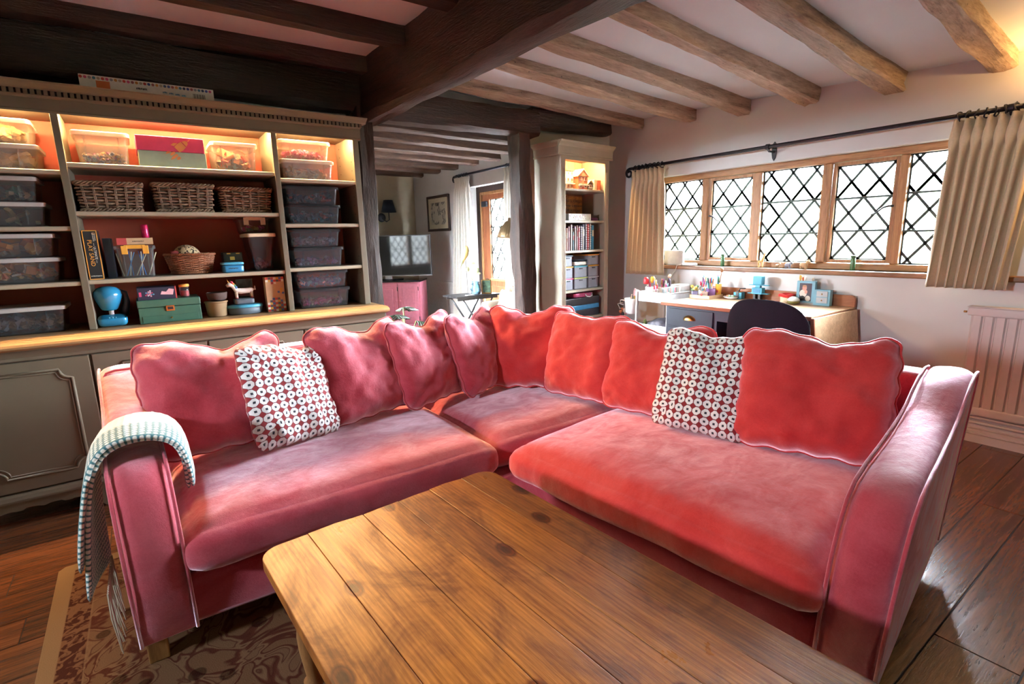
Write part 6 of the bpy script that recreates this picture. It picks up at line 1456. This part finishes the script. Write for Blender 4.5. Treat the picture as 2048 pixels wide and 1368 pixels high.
# ---------------------------------------------------------------- the room beyond the posts
ca = R(-38)
tvc = thing('tv_cabinet', 'pink painted cabinet with panelled doors in the far room', 'cabinet', (3.345, 7.10, 0), ca)
MB().box(-1.0, 0, .02, .46, .05, .70).build('body', 'pink_paint', tvc, bevel=.004, **L_)
MB().box(-1.02, .012, -.005, .47, .70, .725).build('top_board', 'black_gloss', tvc, bevel=.004, **L_)
MB().box(-1.01, .008, .0, .465, 0, .06).build('plinth', 'pink_paint', tvc, bevel=.003, **L_)
for k in range(3):
    x0 = -.965+k*.315; d = MB().box(x0, x0+.30, 0, .02, .085, .675).build('door', 'pink_paint', tvc, bevel=.003, **L_)
    MB().prism([(x0+.07, .16), (x0+.23, .16), (x0+.23, .60), (x0+.07, .60)], -.008, .0, 'Y').build('raised_panel', 'pink_paint', d, bevel=.006, **L_)
    for q in ((x0+.05, x0+.25, .138, .146), (x0+.05, x0+.25, .614, .622), (x0+.05, x0+.058, .138, .622), (x0+.242, x0+.25, .138, .622)): MB().box(q[0], q[1], -.005, 0, q[2], q[3]).build('panel_moulding', 'pink_paint', d, **L_)
    MB().ball(((x0+.28) if k == 1 else (x0+.022), -.012, .42), .012, 8).build('knob', 'pink_paint', d, smooth=True, **L_)
    for z in (.15, .6): MB().box(x0+.297, x0+.306, -.006, .002, z-.03, z+.03).build('hinge', 'black_iron', d, **L_)
tv = thing('television', 'large black flat television standing on the pink cabinet', 'television', (3.27, 7.45, .7255), R(-38))
MB().box(-.80, .42, -.012, .03, .055, .67).build('casing', 'black_plastic', tv, bevel=.004, **L_)
MB().box(-.785, .405, -.014, -.012, .075, .655).build('screen', 'black_gloss', tv, **L_)
MB().box(-.80, .42, -.015, -.011, .055, .062).build('chrome_trim', 'white_enamel', tv, **L_)
MB().box(-.31, -.21, -.01, .03, .01, .06).build('stand_neck', 'white_enamel', tv, bevel=.004, **L_)
MB().prism([(-.26+.22*cos(a), .05+.11*sin(a)) for a in [2*pi*i/28 for i in range(28)]], 0, .012).build('stand_foot', 'black_gloss', tv, **L_)
sc_ = thing('wall_sconce', 'navy-shaded wall sconce on the far wall', 'lamp', (3.47, 8.56, 1.75))
MB().lathe([(.07, 0), (.075, .006), (.07, .02), (.03, .03)], 20, T=Matrix.Translation((3.42, 8.619, 1.70)) @ Matrix.Rotation(R(90), 4, 'X')).build('back_plate', 'black_iron', sc_, smooth=True)
MB().tube([(3.42, 8.60, 1.69), (3.47, 8.52, 1.63), (3.50, 8.48, 1.66), (3.50, 8.48, 1.80)], .011, 8).build('lamp_arm', 'black_iron', sc_, smooth=True)
MB().lathe([(.128, 1.78), (.075, 1.98)], 28, (3.50, 8.48, 0)).build('lamp_shade', 'navy_cloth', sc_, smooth=True)
MB().tube([(3.50, 8.48, 1.80), (3.50, 8.48, 1.9)], .014, 8).build('bulb_holder', 'paper', sc_, smooth=True)
pi_ = thing('framed_map', 'framed antique map on the far room wall', 'picture', (4.03, 7.72, 1.45))
def mapmat():
    m, t, b = base('map_print'); n = N(t, 'ShaderNodeTexNoise', Scale=7, Detail=5); t.links.new(coords(t), n.inputs['Vector'])
    t.links.new(ramp(t, n.outputs[0], [(.48, (.52, .47, .38)), (.5, (.10, .09, .08)), (.56, (.28, .25, .21)), (.62, (.48, .43, .34))]), b.inputs['Base Color']); b.inputs['Roughness'].default_value = .6
mapmat()
MB().box(4.035, 4.049, 7.345, 8.095, 1.45, 2.005).build('backing', 'black_plastic', pi_)
for q in ((7.34, 7.38, 1.445, 2.01), (8.06, 8.10, 1.445, 2.01), (7.38, 8.06, 1.445, 1.485), (7.38, 8.06, 1.97, 2.01)): MB().box(4.02, 4.037, *q).build('frame', plain('dark_frame', (.04, .02, .015), .4), pi_, bevel=.003)
MB().box(4.033, 4.035, 7.38, 8.06, 1.485, 1.97).build('mount', plain('mount_cream', (.62, .55, .40), .8), pi_)
mp_ = MB().box(4.0315, 4.033, 7.47, 7.97, 1.55, 1.90).build('map_sheet', 'map_print', pi_)
disc(4.0312, 7.72, 1.865, .03, .02, 'crest_print', 'black_plastic', mp_)
rail('black curtain rail with a scroll end over the far glazed door', 3.95, 5.25, 6.97, 2.215, (5.4, 6.86), ((6.97, 1),), r=.016)
curtain('long white curtain beside the framed map', 3.95, 6.60, 6.95, 6.56, 7.2, 2.185, .03, 6, 'white_linen', rings=5, ringz=2.215, seed=9, amp=.04)
curtain('long white curtain half hidden by the curved oak post', 3.95, 5.30, 5.66, 5.28, 5.70, 2.185, .03, 6, 'white_linen', rings=5, ringz=2.215, seed=12, amp=.04)
# folding side table and what stands on it
stb = thing('folding_table', 'black folding side table before the long white curtain', 'table', (3.19, 5.35, 0))
for k in range(5): MB().box(2.89, 3.49, 5.18+k*.07, 5.245+k*.07, .635, .655).build('top_slat', plain('ebony', (.02, .018, .02), .35), stb, bevel=.003)
for y in (5.21, 5.49):
    MB().box(2.92, 3.46, y-.01, y+.01, .605, .635).build('rail', 'ebony', stb)
    for s in (-1, 1): MB().tube([(3.19-s*.2, y+.012*s, .615), (3.19+s*.2, y+.012*s, .005)], .011, 8).build('leg', 'ebony', stb, smooth=True)
MB().tube([(2.99, 5.21, .02), (2.99, 5.49, .02)], .009, 8).build('stretcher', 'ebony', stb); MB().tube([(3.39, 5.21, .02), (3.39, 5.49, .02)], .009, 8).build('stretcher', 'ebony', stb)
vz = thing('glass_vase', 'pale blue glass jug vase with a few stems on the side table', 'vase', (3.22, 5.3, .656))
clear('aqua_glass', (.55, .78, .88), .22, .05, .2)
MB().lathe([(.04, 0), (.055, .008), (.06, .06), (.045, .11), (.036, .13), (.05, .155)], 22, (3.22, 5.3, .656)).build('vase_wall', 'aqua_glass', vz, smooth=True, solid=.004)
MB().tube([(3.165, 5.29, .70), (3.13, 5.28, .72), (3.13, 5.28, .77), (3.175, 5.29, .79)], .008, 8).build('vase_handle', 'aqua_glass', vz, smooth=True)
plain('stem_green', (.25, .25, .08), .6); plain('leaf_pale', (.45, .48, .25), .6)
for k, (dx, h, lx) in enumerate(((-.10, .30, 1), (-.02, .36, 0), (.03, .28, 1), (.05, .24, 0))):
    st = MB().tube([(3.22, 5.3, .67), (3.22+dx*.4, 5.3, .82), (3.22+dx, 5.3, .66+h)], .0035, 6).build('stem', 'stem_green', vz, smooth=True)
    MB().ball((3.22+dx, 5.3, .66+h), (.025, .02, .03 if lx else .015), 8).build('leaf', 'leaf_pale', st, smooth=True)
bd = thing('bird_ornament', 'golden bird ornament on a thin wire above the side table', 'ornament', (3.05, 5.28, .656)); plain('bird_gold', (.50, .33, .10), .5)
MB().tube([(3.04, 5.28, 1.03), (3.055, 5.28, 1.07), (3.085, 5.28, 1.13), (3.10, 5.28, 1.18), (3.105, 5.28, 1.205), (3.10, 5.28, 1.225)], [.010, .016, .034, .034, .022, .012], 12).build('bird_body', 'bird_gold', bd, smooth=True)
MB().tube([(3.05, 5.28, 1.075), (3.02, 5.28, 1.02), (3.0, 5.28, .985)], [.012, .014, .006], 8).build('bird_tail', 'leaf_pale', bd, smooth=True)
MB().tube([(3.10, 5.28, 1.225), (3.115, 5.275, 1.222)], [.006, .001], 6).build('beak', 'toy_orange', bd)
MB().tube([(3.08, 5.28, 1.12), (3.09, 5.28, .9), (3.10, 5.285, .665)], .0025, 6).build('wire', 'black_iron', bd)
MB().prism([(3.10+.03*cos(a), 5.285+.03*sin(a)) for a in [2*pi*i/16 for i in range(16)]], .656, .664).build('foot', 'black_iron', bd)
fp = thing('small_photo_frame', 'small gilt photo frame beside the blue vase', 'photo frame', (3.34, 5.25, .656), R(-30))
TT_ = Matrix.Rotation(R(-12), 4, 'X')
MB().box(-.06, .06, -.008, .006, 0, .17, TT_).build('frame', 'brass', fp, bevel=.002, **L_)
MB().box(-.048, .048, -.0092, -.008, .012, .158, TT_).build('print', plain('print_green', (.05, .08, .05), .3, var=.8, scale=30), fp, **L_)
MB().box(-.01, .01, .004, .05, 0, .008).build('strut', 'black_iron', fp, **L_)
single(MB().box(3.05, 3.15, 5.22, 5.27, .656, .662), 'coaster', 'thin pale coaster on the side table edge', 'coaster', 'paper', bevel=.002)
fla = thing('floor_lamp', 'brushed brass reading lamp with a fluted dome shade by the armchair', 'lamp', (3.72, 5.0, 0))
MB().lathe([(.13, 0), (.135, .008), (.12, .02), (.02, .03)], 28, (3.74, 5.0, .0)).build('lamp_base', 'brass', fla, smooth=True)
MB().tube([(3.74, 5.0, .02), (3.74, 5.0, 1.48), (3.70, 5.0, 1.52), (3.60, 5.0, 1.54), (3.54, 5.0, 1.52)], .010, 10).build('lamp_pole', 'brass', fla, smooth=True)
TS = Matrix.Translation((3.52, 5.0, 1.42)) @ Matrix.Rotation(R(12), 4, 'Y')
plain('dull_brass', (.30, .20, .11), .38, .9)
MB().lathe([(.125, -.125), (.126, -.12), (.115, -.06), (.092, .0), (.065, .045), (.04, .07), (.03, .078), (.03, .11), (.018, .115)], 28, T=TS).build('dome_shade', 'dull_brass', fla, smooth=True)
for k in range(28):
    a = 2*pi*k/28; MB().tube([TS @ V((r_*cos(a), r_*sin(a), z)) for r_, z in ((.126, -.12), (.115, -.06), (.092, 0), (.065, .045), (.04, .07))], .003, 5).build('shade_flute', 'dull_brass', fla, smooth=True)
# armchair with cushions
ac = thing('armchair', 'cream upholstered armchair with a rounded back behind the curved post', 'armchair', (3.55, 4.75, 0)); plain('cream_cloth', (.55, .46, .36), .9, bmp=.2, scale=120)
MB().rbox(3.15, 3.85, 4.45, 5.0, .18, .44, .05, 10).build('seat', 'cream_cloth', ac, smooth=True)
MB().rbox(3.64, 3.82, 4.42, 5.03, .30, .98, .085, 12, lambda p, u: (p.x+.10*(p.z-.3), p.y*1+(-.10*(p.y-4.73) if p.z > .75 else 0), p.z)).build('backrest', 'cream_cloth', ac, smooth=True)
for y in (4.40, 5.0): MB().rbox(3.12, 3.75, y-.045, y+.055, .18, .60, .04, 10).build('arm', 'cream_cloth', ac, smooth=True)
for x in (3.2, 3.8):
    for y in (4.46, 4.99): MB().tube([(x, y, .19), (x, y, 0)], [.024, .016], 10).build('leg', 'pine_turned', ac, smooth=True)
plain('beak_print', (.60, .55, .48), .9, var=.5, scale=22); plain('taupe_cloth', (.22, .16, .11), .9)
cushion('tall armchair cushion with a dark speckled print', (3.57, 4.72, .47), -95, 15, .40, .40, .13, 'beak_print', 21, .02, pipe=False)
cushion('plain taupe armchair cushion before the printed one', (3.43, 4.74, .47), -88, 12, .34, .30, .10, 'taupe_cloth', 22, .02, pipe=False)
cushion('white armchair cushion in front of the taupe one', (3.32, 4.76, .47), -80, 14, .32, .27, .09, 'white_linen', 23, .02, pipe=False)
# potted plant behind the dresser post
pm = thing('potted_monstera', 'leafy potted monstera peeping round the oak post', 'plant', (1.86, 4.30, 0))
MB().lathe([(.10, 0), (.12, .01), (.15, .24), (.145, .245), (.11, .02), (0, .02)], 24, (1.86, 4.30, 0)).build('pot', plain('terracotta', (.30, .12, .06), .8), pm, smooth=True)
MB().prism([(1.86+.135*cos(a), 4.30+.135*sin(a)) for a in [2*pi*i/24 for i in range(24)]], .19, .2).build('soil', 'dark_void', pm)
plain('monstera_green', (.030, .05, .025), .35)
def mleaf(base_p, tip, w_, up_):
    b0, t0 = V(base_p), V(tip); d = t0-b0; s = d.cross(V(up_)).normalized(); n0 = s.cross(d).normalized(); mb = MB(); K = 11
    for side in (-1, 1):
        for k in range(K):
            if k in (3, 5, 7, 9): pass
            u0, u1 = k/K, (k+.78)/K
            def P(u, e): 
                wd = w_*sin(pi*min(.98, u*.92+.06))**.6; cv = -.35*w_*(e*e)-.3*u*u*d.length*.3
                return b0+d*u+s*side*wd*e+d*(e*.12)+n0*cv
            vs = []
            for e in (0, .5, 1): vs += [P(u0, e), P(u1, e)]
            mb.add(vs, [(0, 1, 3, 2), (2, 3, 5, 4)])
    mb.add([b0+d*u+s*x*.01+n0*(-.3*u*u*d.length*.3) for u in (0, .25, .5, .75, 1) for x in (-1, 1)], [(2*i, 2*i+1, 2*i+3, 2*i+2) for i in range(4)])
    return mb.build('leaf', 'monstera_green', pm, solid=.002, smooth=True)
for bp, tp, w_ in (((1.93, 4.22, .60), (2.14, 4.12, .56), .10), ((1.80, 4.22, .66), (1.66, 4.05, .72), .11), ((1.90, 4.42, .70), (2.05, 4.62, .70), .11), ((1.78, 4.40, .62), (1.58, 4.5, .62), .11)):
    mleaf(bp, tp, w_, (0, 0, 1)); MB().tube([(1.86, 4.30, .2), ((bp[0]+1.86)/2, (bp[1]+4.3)/2, .48), bp], .006, 6).build('stalk', 'stem_green', pm, smooth=True)
